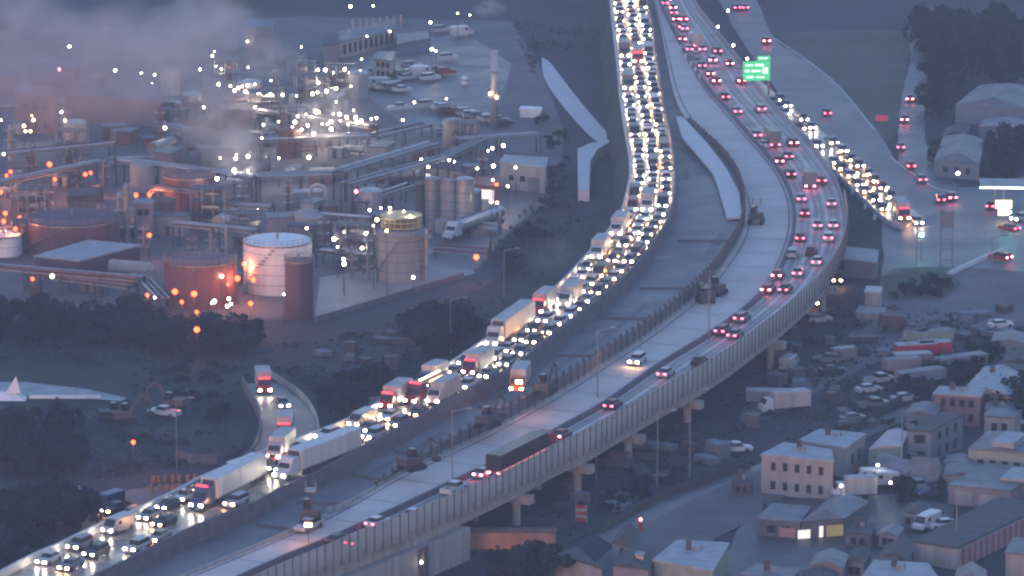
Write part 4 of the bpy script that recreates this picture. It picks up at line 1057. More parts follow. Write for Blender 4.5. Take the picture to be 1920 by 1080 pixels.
for t in range(420):
    x = rs.uniform(-10, 900); y = rs.uniform(150, 560)
    if y > 500 and x > 560: continue
    if x > 700 and y < 240: continue
    if cnt >= 120: break
    cnt += 1
    p = G(x, y, 0); rz = rs.choice((0.2, -0.35, 1.2)) + rs.uniform(-.15, .15)
    kind = rs.choice(('drum', 'drum', 'box', 'vessel', 'pipes'))
    cn, m = rs.choice((('grey', steel), ('silver', silver), ('rusty', rust), ('mauve', mauve), ('dark', dksteel), ('red', redtank), ('pale', beige)))
    sz = rs.choice(('small', 'squat', 'larger')); k = {'small': .7, 'squat': 1, 'larger': 1.35}[sz]
    loc = rel(x, y)
    if kind == 'vessel':
        e = empty('pressure_vessel', uniq([f'{sz} {cn} horizontal vessel {loc}', f'{sz} {cn} lying drum {loc}', f'{sz} {cn} horizontal vessel in the pipework {loc}']), 'vessel', p, rz, 'small vessels of the refinery')
        ob('drum', MB().cyl((-3*k,0,1.9*k),(3*k,0,1.9*k),1.0*k,n=12).cyl((3*k,0,1.9*k),(3.5*k,0,1.9*k),1.0*k,.4*k,n=12), m, e)
        for s in (-1.8, 1.8): ob('saddle', MB().box(s*k-.2,s*k+.2,-.8*k,.8*k,-.1,1.2*k), concrete, e)
    elif kind == 'drum':
        e = empty('small_tank', uniq([f'{sz} {cn} upright tank {loc}', f'{sz} {cn} round tank {loc}', f'{sz} {cn} upright tank in the pipework {loc}']), 'tank', p, rz, 'small tanks of the refinery')
        r = 1.7*k; h = (2.2 if sz == 'squat' else 4.2)*k
        ob('shell', MB().cyl((0,0,-.2),(0,0,h),r,n=14), m, e); ob('roof', MB().dome((0,0,h),r,r*.25,n=14,k=3), m, e)
        ob('side_pipe', MB().cyl((r,0,0),(r,0,h+.5),.18,n=6), steel, e)
    elif kind == 'box':
        e = empty('equipment_cabin', uniq([f'{sz} {cn} cabin {loc}', f'{sz} {cn} plant room {loc}', f'{sz} {cn} cabin in the pipework {loc}']), 'cabin', p, rz, 'cabins of the refinery')
        ob('wall', MB().box(-2.4*k,2.4*k,-1.5*k,1.5*k,-.2,2.8*k), m, e); ob('roof', MB().box(-2.55*k,2.55*k,-1.65*k,1.65*k,2.81*k,2.81*k+.2), greyroof, e)
        ob('door', MB().box(-.5,.5,-1.5*k-.06,-1.5*k+.02,0,2), dksteel, e)
    else:
        e = empty('pipe_manifold', uniq([f'{sz} {cn} pipe manifold {loc}', f'{sz} {cn} bundle of pipes {loc}', f'{sz} {cn} pipe manifold further off {loc}']), 'pipework', p, rz, 'pipe manifolds of the refinery')
        for j in range(4):
            r = .16 + .06*(j % 2)
            ob('pipe', MB().cyl((-4*k,j*.7,1+.3*j),(4*k,j*.7,1+.3*j),r,n=6).cyl((-4*k,j*.7,-.1),(-4*k,j*.7,1+.3*j),r,n=6).cyl((4*k,j*.7,-.1),(4*k,j*.7,1+.3*j+j),r,n=6), m if j % 2 else steel, e)
# perimeter wall of the tank yard and its dark bank
barrier('yard_wall', line([(592,604),(700,572),(800,542),(892,514)], 0, 4), .5, 1.0, darkconc, 'long dark wall in front of the pale tank yard', 'wall')
# parked cars far behind
for i, (x, y, c, k, lab) in enumerate(((690,160,'white','suv','white car at the left of the far car park'),(705,164,'silver','van','silver van beside the white car in the far car park'),(735,166,'silver','suv','silver car right of the van in the far car park'),
    (778,136,'silver','suv','silver car at the back of the far car park'),(792,142,'white','van','white van in the back row of the far car park'),(806,150,'white','suv','white car in the back row of the far car park'),(750,206,'white','pickup','white pickup on the yard under the far car park'),
    (840,213,'black','suv','black car below the far car park'),(900,224,'grey','sedan','grey car left of the chimney foot'),(866,66,'white','van','white van high up left of the chimney'),(828,60,'silver','suv','silver car high up near the top lamps'),
    (770,90,'white','van','white van right of the pale office'),(840,112,'white','suv','pale car alone on the dim yard'))):
    vehicle(k, c, G(x, y, .35), R(rs.choice((20, 25, 200))), lab, 'cars parked behind the refinery', wheels=False)
cr_ = random.Random(3); rows = {'left': (690, 158, 8, 9, 3), 'upper': (772, 128, 9, 8, 3), 'lower': (790, 196, 12, 14, 5), 'top': (700, 132, 7, 10, 3)}
for rn, (x, y, dx, n_, dy) in rows.items():
    for k in range(n_):
        if cr_.random() < .25: continue
        c = cr_.choice(pal); kk = cr_.choice(('sedan', 'suv'))
        vehicle(kk, c, G(x + k*dx + cr_.uniform(-2, 2), y + k*dy*.6 + cr_.uniform(-1.5, 1.5), .35), R(25 + cr_.uniform(-6, 6)), f'{c} {WORD[kk]} parked, {ordn(k+1)} bay of the {rn} row in the far car park', 'cars parked behind the refinery', wheels=False)
# white ball tank
tank(872, 160, 15, 10, white, white, 'small round white tank alone left of the chimney', dome=.9, stair=False)

# ------------------------------------------------------------------ lamps
lme = {}
def lamp(x, y, kind, h, label, group, r=.3, glow=0):
    p = G(x, y, h)
    key = (kind, r)
    e = empty('lamp_post', label, 'lamp', (p.x, p.y, 0), 0, group)
    m = {'w': LW, 'o': LO, 'y': LY, 'r': LR, 'g': LG}[kind]
    if ('p', h) not in lme: lme[('p', h)] = MB().cyl((0,0,-.1),(0,0,h-r*.6),.09,.05,n=5).mesh('post')
    if ('h', key) not in lme: lme[('h', key)] = MB().dome((0,0,0), r, r, n=8, k=3).dome((0,0,0), r, -r, n=8, k=3).mesh('lamp_head'); lme[('h', key)].materials.append(m)
    ob('post', lme[('p', h)], dksteel, e); hd = ob('lamp_head', lme[('h', key)], None, e, (0,0,h))
    if glow:
        ld = bpy.data.lights.new('lamp_glow', 'POINT'); ld.energy = glow; ld.shadow_soft_size = r
        ld.color = (1, .3, .12) if kind == 'o' else (1, .8, .58)
        lo = bpy.data.objects.new('lamp_glow', ld); COL.objects.link(lo); lo.parent = e; lo.location = (0, -r - .15, h)
W_ = [(130,87),(216,132),(265,137),(290,140),(285,157),(375,130),(402,97),(398,105),(405,124),(415,130),(410,158),(432,161),(440,170),(447,165),(454,162),(460,172),(464,160),(478,158),(382,201),(478,201),(115,210),(122,226),(2,225),(464,78),(465,126),(309,240),
 (700,11),(657,12),(688,68),(731,59),(807,42),(881,28),(810,92),(817,95),(678,111),(565,88),(596,131),(610,131),(625,136),(646,130),(508,151),(508,174),(484,175),(530,178),(556,180),(597,155),(586,176),(595,173),(612,171),(630,166),(658,162),(676,134),(630,191),
 (663,207),(598,210),(574,214),(558,218),(553,229),(548,240),(566,243),(577,235),(522,228),(494,234),(491,259),(588,251),(604,232),(614,233),(621,228),(625,214),(637,214),(638,226),(650,220),(653,233),(667,220),(669,229),(677,226),(621,242),(696,223),(706,221),(755,225),(837,185),(777,192),
 (7,289),(98,518),(413,296),(443,290),(442,297),(465,293),(439,319),(465,321),(381,342),(407,335),(395,355),(416,518),(523,296),(579,295),(790,299),(803,313),(842,300),(852,303),(915,283),(923,278),(944,273),(925,311),(895,316),(867,337),(924,337),(952,349),
 (484,393),(575,428),(693,394),(714,390),(731,390),(687,438),(645,435),(626,448),(633,463),(679,465),(644,486),(645,495),(775,520),(290,558),(397,568),(402,565),(429,560),(426,574),(433,570),(532,552),(967,314)]
O_ = [(20,322),(12,329),(93,308),(103,336),(2,360),(160,327),(170,324),(255,366),(280,365),(284,360),(280,441),(10,400),(64,402),(75,404),(85,404),(123,394),(114,407),(37,408),(54,422),(7,415),(29,429),(61,523),(394,523),(428,533),(445,522),(458,495),(462,500),(475,525),(276,553),(328,547),(341,566),(364,551),(369,585),(369,618),(470,569),(893,482),(931,346),(250,829)]
Y_ = [(69,172),(70,185),(60,217),(63,225),(45,236),(858,25),(757,396),(769,404),(707,412),(700,423),(725,433),(48,246),(57,246),(932,380),(921,378)]
for kind, lst, cn in (('w', W_, 'white'), ('o', O_, 'orange'), ('y', Y_, 'yellowish')):
    for (x, y) in lst:
        top = (690 < x < 775 and 385 < y < 436)
        h = 12.0 if top else {'w': 6.0, 'o': 5.0, 'y': 6.0}[kind]
        nme = rel(x, y)
        same = sorted(q for q in lst if rel(*q) == nme)
        o_ = ordn(same.index((x, y)) + 1)
        if (x, y) == (893, 482): lab = 'single orange lamp on a pole at the corner of the lorry yard'
        elif (x, y) == (250, 829): lab = 'single amber lamp on a pole in the dark works ground, lower left'
        elif (x, y) == (130, 87): lab = 'lone white lamp in the haze at the upper left'
        elif len(same) == 1: lab = f'{cn} lamp {nme}'
        else: lab = f'{cn} lamp {nme}, {o_} from the left there'
        lamp(x, y, kind, h, lab, f'{cn} lamps of the refinery', rs.choice((.17, .22, .27, .34)) if kind != 'o' else rs.choice((.32, .4, .5)), glow=(110 if kind == 'o' else 80 if rs.random() < (.5 if y > 125 and 380 < x < 720 and y < 270 else .12) else 0))
lamp(111, 130, 'r', 9, 'single red warning lamp in the haze, upper left', None)
lamp(668, 359, 'r', 9, 'single red warning lamp above the pipe bridges', None)
for x, y, lab in ((1295,12,'right of the top of the red lights'),(1365,20,'left of the two tiny cars at the top'),(1346,50,'right of the braking pair'),(1375,85,'far side of the carriageway near the top'),(1401,110,'above the green sign')):
    lamp(x, y, 'w', 7, 'white street lamp ' + lab, 'street lamps beside the right carriageway', .26)
lamp(1796, 325, 'w', 5, 'upright white lamp by the houses on the right', None, .34)
lamp(1728, 440, 'g', 5, 'green traffic light at the foot of the exit ramp', None, .34)
lamp(1893, 398, 'g', 4, 'green light under the filling station sign', None, .3)
lamp(790, 1054, 'w', 3, 'small lamp under the viaduct at the bottom', None, .2)
for x, y, lab in ((1612,892,'on the left end of the white depot wall'),(1670,905,'on the right end of the white depot wall'),(1577,911,'above the small white truck'),(1646,872,'on the roof edge behind the depot')):
    lamp(x, y, 'w' if x > 1640 or x < 1600 else 'y', 3.5, 'lamp ' + lab, None, .2)
# ------------------------------------------------------------------ the town on the right
block('house', 'big pale flat roofed house with six small windows', 'house', [(1428,855),(1562,868),(1556,846),(1472,833)], 6.0, beige, paleroof, win=[(0,5,2,.55,1.1)], parapet=True)
block('house', 'pale roofed house just behind the big pale one', 'house', [(1497,829),(1586,842),(1622,816),(1538,808)], 4.6, beige, paleroof, win=[(1,2,1,.7,1.5),(0,2,1,.7,1.2)], parapet=True)
block('house', 'house with a pinkish pale sloping roof', 'house', [(1630,842),(1690,838),(1702,812),(1664,808)], 3.4, greensid, mat('pinkish_roof', (.42,.36,.38), .6, .15, .3), gable=.6)
block('house', 'tall dark blue house with a white roof edge', 'house', [(1703,809),(1746,810),(1806,780),(1766,776)], 5.2, bluewall, dkroof, win=[(0,1,2,1.6,1.2),(1,3,2,.8,1.2)])
block('house', 'brick mauve terraced house near the right edge', 'house', [(1752,740),(1838,746),(1846,733),(1764,727)], 4.8, warmwall, paleroof, win=[(0,4,2,.7,1.1)], parapet=True)
block('house', 'whitish house with many roofs at the right edge', 'house', [(1808,730),(1896,742),(1912,700),(1846,688)], 4.2, beige, paleroof, win=[(0,3,2,.7,1.1)], gable=.9, parapet=True)
block('house', 'pale lower house front at the right edge', 'house', [(1846,782),(1902,786),(1915,772),(1856,770)], 3.2, beige, greyroof, win=[(0,2,1,.8,1.2)])
block('house', 'long low house with a grey roof behind the white depot', 'house', [(1640,868),(1700,888),(1730,872),(1660,850)], 2.8, bluewall, greyroof, gable=.7)
block('house', 'house with a sharp pointed gable in the middle of the estate', 'house', [(1700,888),(1760,893),(1768,878),(1712,874)], 2.6, bluewall, greyroof, gable=2.2)
block('house', 'low grey roofed house right of the pointed gable', 'house', [(1768,893),(1838,892),(1846,872),(1776,870)], 2.4, beige, greyroof, gable=.7)
block('house', 'green grey house with a pale rooflight at the right edge', 'house', [(1816,842),(1930,852),(1960,818),(1852,810)], 4.2, greensid, greyroof, win=[(0,4,1,.8,1.1)], gable=.5)
block('roof_dormer', 'pale skylight box on the green grey house roof', 'skylight', [(1860,832),(1900,834),(1925,816),(1885,813)], .8, paleroof, paleroof, zb=4.4)
block('garage', 'garage block with a pale roller door at the right edge', 'garage', [(1778,912),(1895,922),(1960,884),(1850,872)], 2.8, mauve, greyroof, doors=[(0,.25,2.6,2.2,beige),(0,.68,3.4,1.9,paleroof)])
block('house', 'pale roofed annex behind the roller door garage', 'house', [(1878,900),(1960,905),(1975,885),(1900,880)], 3.4, bluewall, paleroof)
e = block('depot', 'long low building with a grey roof and red striped side', 'building', [(1713,1017),(1796,1030),(1960,950),(1872,935)], 3.1, beige, dkroof)
# striped side panels as parts
T = [G(x, y, 3.1) for x, y in [(1796,1030),(1960,950)]]
c = e.location; d = (T[1]-T[0]); L = d.xy.length; d.normalize(); rz = math.atan2(d.y, d.x); n = 30
rp = mat('stripe_red', (.3,.06,.09), .6, .1, 1)
for k in range(n):
    ob('side_panel', MB().box(0, L/n*.96, -.14 if k % 2 else -.22, -.02, .1, 2.9), rp if k % 2 else beige, e, Vector((T[0].x-c.x, T[0].y-c.y, 0)) + d*L*k/n, rz)
block('house', 'pale flat roof cut by the bottom edge, right', 'house', [(1618,1084),(1762,1092),(1738,1060),(1640,1054)], 3, mauve, paleroof, parapet=True)
block('house', 'small house with a pointed roof at the bottom right', 'house', [(1790,1090),(1850,1096),(1848,1070),(1796,1066)], 3, bluewall, greyroof, gable=1.4)
block('house', 'beige house front in the bottom right corner', 'house', [(1886,1038),(1990,1050),(1995,1020),(1900,1012)], 4, beige, greyroof)
e = block('shop', 'low shop with lit front under a grey roof', 'shop', [(1420,975),(1500,980),(1520,953),(1448,947)], 2.6, darkconc, greyroof, win=[(0,2,1,1.2,1)], doors=[(0,.7,2.4,1.7,mat('pink_shop_front', (.4,.2,.2), .7, .1, 1))])
e = block('shop', 'corner shop with bright windows and a yellow wall', 'shop', [(1503,978),(1583,972),(1628,942),(1562,930)], 2.8, darkconc, greyroof, gable=1.3, doors=[(0,.06,1.9,1.5,WWIN),(0,.46,.6,1.9,WWIN),(0,.78,2.6,1.9,YWIN)])
block('house', 'gabled house beside the chimney at the bottom', 'house', [(1148,1018),(1186,1030),(1200,1000),(1166,990)], 4, bluewall, dkroof, gable=1.5, win=[(0,1,2,.8,1.1)])
block('house', 'pale walled house at the bottom right of the abutment', 'house', [(1040,1044),(1076,1050),(1128,1068),(1082,1030)], 3.6, beige, dkroof)
block('house', 'large pale flat roof at the bottom of the photo', 'house', [(1226,1052),(1336,1074),(1366,1022),(1272,1016)], 4.2, greensid, paleroof, parapet=True)
block('house', 'dark roofed terrace at the bottom edge beside the pale chimney', 'house', [(1150,1062),(1215,1070),(1228,1040),(1168,1034)], 4, mauve, dkroof, gable=.8, win=[(0,2,1,.8,1.1)])
block('house', 'grey flat roof at the bottom edge left of the estate road', 'house', [(1390,1080),(1480,1090),(1500,1070),(1420,1062)], 3.2, bluewall, greyroof, parapet=True)
block('chimney_block', 'pale pink chimney block rising between the bottom roofs', 'chimney', [(1192,1042),(1206,1044),(1207,1038),(1194,1037)], 5, mat('pink_render', (.45,.34,.33), .8, .1, 1), beige)
block('roadside_building', 'pale roofed building beside the underpass', 'building', [(1582,488),(1644,494),(1646,472),(1580,464)], 3.2, bluewall, paleroof)
block('concrete_pillar', 'thick pale concrete pillar right of the underpass', 'pillar', [(1622,548),(1650,550),(1653,541),(1626,539)], 3.6, concrete, paleconc)
block('concrete_footing', 'broad pale footing block below the thick pillar', 'footing', [(1606,588),(1656,592),(1660,580),(1612,576)], .9, concrete, concrete)
# far houses upper right
block('house', 'big pale roofed house in the haze at the upper right', 'house', [(1792,196),(1925,204),(1960,168),(1838,160)], 4, bluewall, greyroof, gable=1.5)
block('house', 'grey house below the hazy big roof', 'house', [(1752,300),(1836,308),(1846,262),(1770,256)], 3.4, bluewall, greyroof, gable=1.6, win=[(0,3,1,.8,1)])
block('house', 'narrow pale roofed house between the two hazy ones', 'house', [(1836,238),(1925,246),(1930,228),(1846,224)], 3, bluewall, greyroof, gable=.8)
block('house', 'low dark house beside the side street', 'house', [(1764,256),(1812,250),(1818,236),(1775,240)], 3, bluewall, dkroof, gable=.8)
# more roofs of the estate
for (lab, pts, h, wl, rf, gb) in (
  ('dark shed below the silver pickup', [(1690,960),(1730,968),(1748,950),(1708,944)], 2.4, bluewall, dkroof, .6), ('small grey outhouse left of the parked white van', [(1648,1000),(1682,1006),(1694,990),(1660,986)], 2.2, mauve, greyroof, .5),
  ('narrow dark house left of the striped building', [(1650,1042),(1700,1050),(1710,1026),(1664,1020)], 2.8, bluewall, dkroof, .9), ('low dark annex beside the corner shop', [(1585,1000),(1632,1004),(1642,984),(1600,980)], 2.2, darkconc, dkroof, .4),
  ('grey cottage at the bottom between two pale roofs', [(1520,1060),(1580,1066),(1590,1042),(1532,1038)], 3, mauve, greyroof, 1.0), ('dark cottage right of the grey one at the bottom', [(1584,1052),(1620,1056),(1634,1036),(1598,1032)], 2.6, bluewall, dkroof, .8),
  ('long dim terrace above the tall blue house', [(1700,775),(1752,780),(1765,762),(1712,757)], 3, bluewall, greyroof, .7), ('grey flat roof beside the mauve terrace', [(1848,770),(1900,772),(1905,758),(1852,756)], 3, mauve, greyroof, 0),
  ('low grey roof under the green grey house', [(1770,868),(1820,872),(1826,858),(1778,855)], 2.4, mauve, greyroof, .6), ('dark hut by the lane left of the big pale house', [(1372,905),(1408,908),(1412,898),(1378,895)], 2, dksteel, dkroof, .3),
  ('hazy low house above the trailer yard', [(1860,640),(1925,646),(1930,628),(1866,624)], 2.6, bluewall, greyroof, .7), ('dark house at the right edge above the pale many roofed one', [(1880,680),(1940,684),(1945,662),(1888,660)], 3.4, bluewall, dkroof, .9),
  ('dark roof at the bottom edge right of the estate road', [(1500,1090),(1560,1096),(1566,1072),(1508,1070)], 2.6, mauve, dkroof, .6)):
    block('house', lab, 'house', pts, h, wl, rf, gable=gb, win=[(0,2,1,.7,.9)], parapet=(gb < .5))
for (p0, p1, lab) in (((1430,960),(1500,1010),'left garden fence of the estate'),((1600,1010),(1690,1035),'garden fence behind the small outhouse'),((1700,905),(1775,925),'garden fence below the pointed gable'),((1560,945),(1640,960),'fence behind the corner shop')):
    barrier('garden_fence', line([p0, ((p0[0]+p1[0])/2, (p0[1]+p1[1])/2), p1], 0, 3), .1, 1.5, dksteel, lab, 'fence')
# filling station
p = G(1838, 352, 5)
e = empty('filling_station_canopy', 'long thin canopy glowing white along its edge', 'canopy', (p.x, p.y, 0), R(-4))
ob('canopy_roof', MB().box(0,18,0,8,4.9,5.3), paleroof, e)
ob('lit_edge', MB().box(-.1,18,-.15,0,4.9,5.2), em('canopy_light', (1,.97,.93), .8), e)
for x in (3, 13): ob('canopy_column', MB().box(x-.2,x+.2,3,3.4,-.1,4.9), steel, e)
p = G(1881, 412, 0)
e = empty('lit_sign', 'glowing yellow T shaped sign below the canopy edge', 'sign', p)
ob('sign_post', MB().box(-.15,.15,-.1,.1,-.1,6), beige, e)
ob('sign_face', MB().box(-1.6,1.6,-.3,-.1,2.3,3.9).box(-1.05,1.05,-.3,-.1,.9,2.3), em('yellow_sign_light', (1,.85,.45), .45), e)
# tall billboard structure
p = G(1774, 508, 0)
e = empty('sign_tower', 'tall dark blue double mast standing at the junction', 'mast', p)
for x in (-1.1, 1.1): ob('mast', MB().box(x-.14,x+.14,-.14,.14,-.2,11.5), bluewall, e)
ob('mast_panel', MB().box(-1.3,1.3,-.05,.1,8.2,11.3), bluewall, e)
for z in (2, 4, 6): ob('brace', MB().box(-1.1,1.1,-.05,.05,z,z+.12), bluewall, e)
p = G(1653, 236, 0)
e = empty('red_sign', 'small blurred red sign on the grass left of the side street', 'sign', p)
ob('sign_post', MB().box(-.1,.1,-.1,.1,0,1.2), dksteel, e); ob('sign_face', MB().box(-1.3,1.3,-.15,.05,1.1,2.3), em('dim_red_sign', (1,.12,.2), .05), e)
# parked and stored vehicles on the right
for (k, c, x, y, a, lab) in (('van','white',1737,990,235,'white van parked on the estate road'),('sedan','white',1766,990,200,'white car just right of the parked white van'),('pickup','silver',1722,918,205,'silver pickup parked among the estate houses'),
    ('suv','dark blue',1745,930,200,'dark car below the silver pickup on the estate'),('pickup','white',1378,848,10,'white pickup in the dark yard below the viaduct'),('box_truck','white',1470,772,200,'white box truck in the yard below the viaduct'),
    ('short_truck','white',1600,935,190,'small white truck parked in front of the depot wall'),('van','white',1630,905,185,'white van at the left in front of the depot'),('van','white',1660,910,185,'white van at the right in front of the depot'),
    ('van','grey',1575,676,200,'grey van in the scrap yard'),('suv','grey',1552,680,160,'grey car beside the grey van in the scrap yard'),('pickup','silver',1650,718,30,'silver pickup on the dark yard'),('sedan','silver',1628,735,25,'silver car below the silver pickup'),
    ('sedan','white',1876,614,20,'pale car at the far end of the trailer yard'),('suv','silver',1725,802,30,'light car on the street behind the blue house'),('sedan','silver',1695,752,25,'low silver car at the street corner'),('suv','silver',1535,605,20,'pale car under the edge of the viaduct'),
    ('pickup','grey',1640,765,25,'grey pickup among the junk in the yard'),('sedan','grey',1600,790,25,'grey car near the yard fence'),('van','silver',1480,690,70,'silver van behind the second pier'),('pickup','grey',1710,870,20,'grey pickup half hidden by the pointed gable'),
    ('van','white',1888,800,25,'white van at the right edge below the pale houses'),('sedan','black',1560,700,20,'black car parked in the scrap yard')):
    vehicle(k, c, G(x, y, .35), R(a), lab, None)
def trailer(x, y, a, L, m, m2, label, h=1.7):
    L *= .8
    e = empty('trailer', label, 'trailer', G(x, y, .3), R(a), 'trailers stored in the yard')
    ob('box', MB().box(-L/2,L/2,-1.2,1.2,.9,.9+h), m, e); ob('roof', MB().box(-L/2,L/2,-1.22,1.22,.91+h,1.0+h), m2, e)
    wme = MB().cyl((0,-.12,0),(0,.12,0),.5,n=8).mesh('wheel')
    for q in (-L*.38, -L*.28):
        for s in (-1.05, 1.05): ob('wheel', wme, rubber, e, (q, s, .5))
for a in ((1716,672,12,9,redp,paleroof,'red trailer with a pinkish roof, left in the trailer yard'),(1752,668,12,7,redp,paleroof,'dark red trailer at the right of the trailer yard'),(1710,690,12,8,greyroof,paleroof,'pale topped trailer in front of the red one'),
          (1745,648,28,10,greensid,greyroof,'dark green trailer in the yard above the red ones'),(1718,646,150,5,greensid,dkroof,'short dark trailer touching the green one'),(1725,722,28,11,bluewall,greyroof,'long blue grey trailer by the hedge'),
          (1800,695,28,12,bluewall,greyroof,'long grey trailer by the upper houses'),(1440,760,175,9,bluewall,paleroof,'low pale topped trailer left of the white box truck'),(1690,700,20,8,mauve,greyroof,'mauve trailer below the red ones')):
    trailer(*a)
e = empty('red_skip', 'dark red loader with a sloping bucket beside the thick pillar', 'loader', G(1674, 618, .3), R(8))
ob('body', MB().rings([[(-2.6,-1.3,.6),(-2.6,1.3,.6),(-2.2,1.3,2.9),(-2.2,-1.3,2.9)],[(1.2,-1.3,.6),(1.2,1.3,.6),(1.5,1.3,2.6),(1.5,-1.3,2.6)],[(2.6,-1,.6),(2.6,1,.6),(2.4,1,1.5),(2.4,-1,1.5)]]), purple, e)
ob('bucket', MB().box(2.6,3.9,-1.4,1.4,.1,1.0), purple, e)
for q in (-1.6, 1.4):
    for s in (-1.2, 1.2): ob('wheel', MB().cyl((q,s-.2,.6),(q,s+.2,.6),.6,n=10), rubber, e)
# scrap and stores in the dark yards
junk = [('crate', bluewall), ('skip', dksteel), ('pallet_stack', dksteel), ('spoil_heap', soil), ('container', asphalt2), ('timber_stack', darkconc)]
jr = random.Random(9)
zones = [(1180,1420,800,870,'yard below the viaduct'), (1480,1660,600,760,'scrap yard'), (1560,1700,740,800,'yard behind the pale houses'), (1060,1240,870,960,'ground between the piers'), (1430,1520,640,740,'ground under the viaduct bend'), (1780,1910,580,640,'far end of the trailer yard'), (600,760,620,700,'dirt lot left of the jam')]
for zi, (x0, x1, y0, y1, zn) in enumerate(zones):
    for k in range(11):
        x, y = jr.uniform(x0, x1), jr.uniform(y0, y1)
        px_edge = None
        nm, m = jr.choice(junk); sz = jr.uniform(.45, 1.05)
        cn = jr.choice(('low', 'tall', 'small', 'broad', 'tilted', 'long')); adj = jr.choice(('dark', 'grey', 'dim', 'wet'))
        word = nm.replace('_', ' ')
        q = 'left' if x < (x0*2+x1)/3 else 'right' if x > (x0+x1*2)/3 else 'middle'
        lab = uniq([f'{cn} {adj} {word} in the {q} of the {zn}', f'{adj} {word}, {cn}, near the {q} of the {zn}'])
        h = {'low': .7, 'tall': 2.2, 'small': .9, 'broad': 1.1, 'tilted': 1.2, 'long': 1.0}[cn]; L = {'long': 3, 'small': 1}.get(cn, 1.8) * sz
        rz = jr.uniform(0, 3)
        if nm == 'spoil_heap':
            mb = MB().dome((0,0,-.1), L, h, n=10, k=3)
            mb.v = [(v[0]*jr.uniform(.8,1.2), v[1]*jr.uniform(.8,1.2), v[2]*jr.uniform(.8,1.1)) for v in mb.v]
            o = ob(nm, mb, m, None, G(x, y, .2), rz)
        elif nm in ('timber_stack', 'pallet_stack'):
            mb = MB()
            for j in range(5): mb.box(-L+jr.uniform(-.1,.1), L+jr.uniform(-.1,.1), -.8, .8, j*h/5, j*h/5+h/6)
            o = ob(nm, mb, m, None, G(x, y, .2), rz)
        else:
            mb = MB().rings([[(-L,-.9,0),(L,-.9,0),(L,.9,0),(-L,.9,0)],[(-L-.15,-1.1,h),(L+.15,-1.1,h),(L+.15,1.1,h),(-L-.15,1.1,h)]]); mb.box(-L,-L+.12,-1.15,1.15,0,h*1.1); mb.box(L-.12,L,-1.15,1.15,0,h*1.1)
            o = ob(nm, mb, m, None, G(x, y, .2), rz)
        tag(o, lab, word, f'things lying about the {zn}')
# fences and hedgelines
barrier('yard_fence', line([(1560,850),(1640,790),(1760,720),(1840,680)], 0, 4), .12, 1.8, dksteel, 'dark fence along the trailer yard', 'fence')
barrier('yard_fence', line([(1130,1000),(1240,940),(1420,875)], 0, 4), .12, 1.5, dksteel, 'dark fence beside the lane under the viaduct', 'fence')
barrier('low_wall', line([(330,862),(372,872),(440,868)], 0, 4), .4, 1.6, darkconc, 'brownish low wall beside the slip road', 'wall')
barrier('low_wall', line([(640,762),(700,760),(740,758)], 0, 4), .4, 1.4, concrete, 'short pale walled culvert beside the jam', 'wall')
barrier('low_wall', line([(148,925),(160,955),(152,980)], 0, 4), .4, 1.2, paleconc, 'pale stub wall at the work site entrance', 'wall')
# work site under the viaduct
block('brown_hoarding', 'brown hoarding tinted with orange light under the viaduct', 'hoarding', [(882,1000),(1040,1000),(1042,994),(884,992)], 2.6, mat('brown_boards_orange_light', (.42,.2,.13), .8, .3, .5), rust)  # orange light on the boards is mixed into their brown colour
e = empty('warning_board', 'red and white striped warning board below the pier', 'sign', G(1090, 982, 0), R(-15))
for k in range(5): ob('board', MB().box(-.8,.8,-.06,.06,.4+k*.5,.85+k*.5), (redp, concrete)[k % 2], e)
ob('board_post', MB().box(-.9,-.8,-.1,.1,-.1,3).box(.8,.9,-.1,.1,-.1,3), steel, e)
e = empty('warning_board', 'small red signal board on a post above the bottom roofs', 'sign', G(1201, 1012, 0), 0)
ob('board', MB().box(-.35,.35,-.1,.1,1.4,2.8), redp, e); ob('board_post', MB().box(-.06,.06,-.06,.06,-.1,3.2), steel, e); ob('signal_lamp', MB().box(-.2,.2,-.15,.1,2.9,3.3), em('dim_signal', (1,.3,.3), 1.2), e)

# ------------------------------------------------------------------ diggers, light towers and lifts
def digger(x, y, z, rz, label, m=yellowp, arm=True, mast=0.0):
    e = empty('excavator', label, 'excavator', G(x, y, z), R(rz))
    for s in (-1.1, 1.1): ob('track', MB().rings([[(-1.9,s-.3,.3),(-1.6,s-.3,.85),(1.6,s-.3,.85),(1.9,s-.3,.3),(1.5,s-.3,0),(-1.5,s-.3,0)],[(-1.9,s+.3,.3),(-1.6,s+.3,.85),(1.6,s+.3,.85),(1.9,s+.3,.3),(1.5,s+.3,0),(-1.5,s+.3,0)]]), rubber, e)
    ob('body', MB().rings([[(-2,-1.2,.9),(-2,1.2,.9),(-2,1.2,2),(-2,-1.2,2)],[(1.2,-1.2,.9),(1.2,1.2,.9),(1.2,1.2,1.8),(1.2,-1.2,1.8)]]), m, e)
    cb = ob('cab', MB().rings([[(0,.1,1.8),(1.3,.1,1.8),(1.3,1.1,1.8),(0,1.1,1.8)],[(.1,.15,3),(1.0,.15,3),(1.0,1.05,3),(.1,1.05,3)]]), glassm, e)
    if arm:
        ob('boom', MB().cyl((1.0,-.2,1.7),(3.2,-.2,4.3),.25,.2,6).cyl((3.2,-.2,4.3),(4.9,-.2,3.2),.2,.16,6), m, e)
        ob('dipper', MB().cyl((4.9,-.2,3.2),(4.6,-.2,1.2),.16,.12,6), m, e); ob('bucket', MB().box(4.1,5,-.7,.4,.5,1.3), dksteel, e)
    if mast:
        ob('lift_mast', MB().box(-.15,.15,-.15,.15,2,mast), dksteel, e); ob('work_platform', MB().box(-1.2,1.2,-.8,.8,mast,mast+.15).box(-1.2,1.2,-.8,-.72,mast+.15,mast+1).box(-1.2,1.2,.72,.8,mast+.15,mast+1), steel, e)
    return e
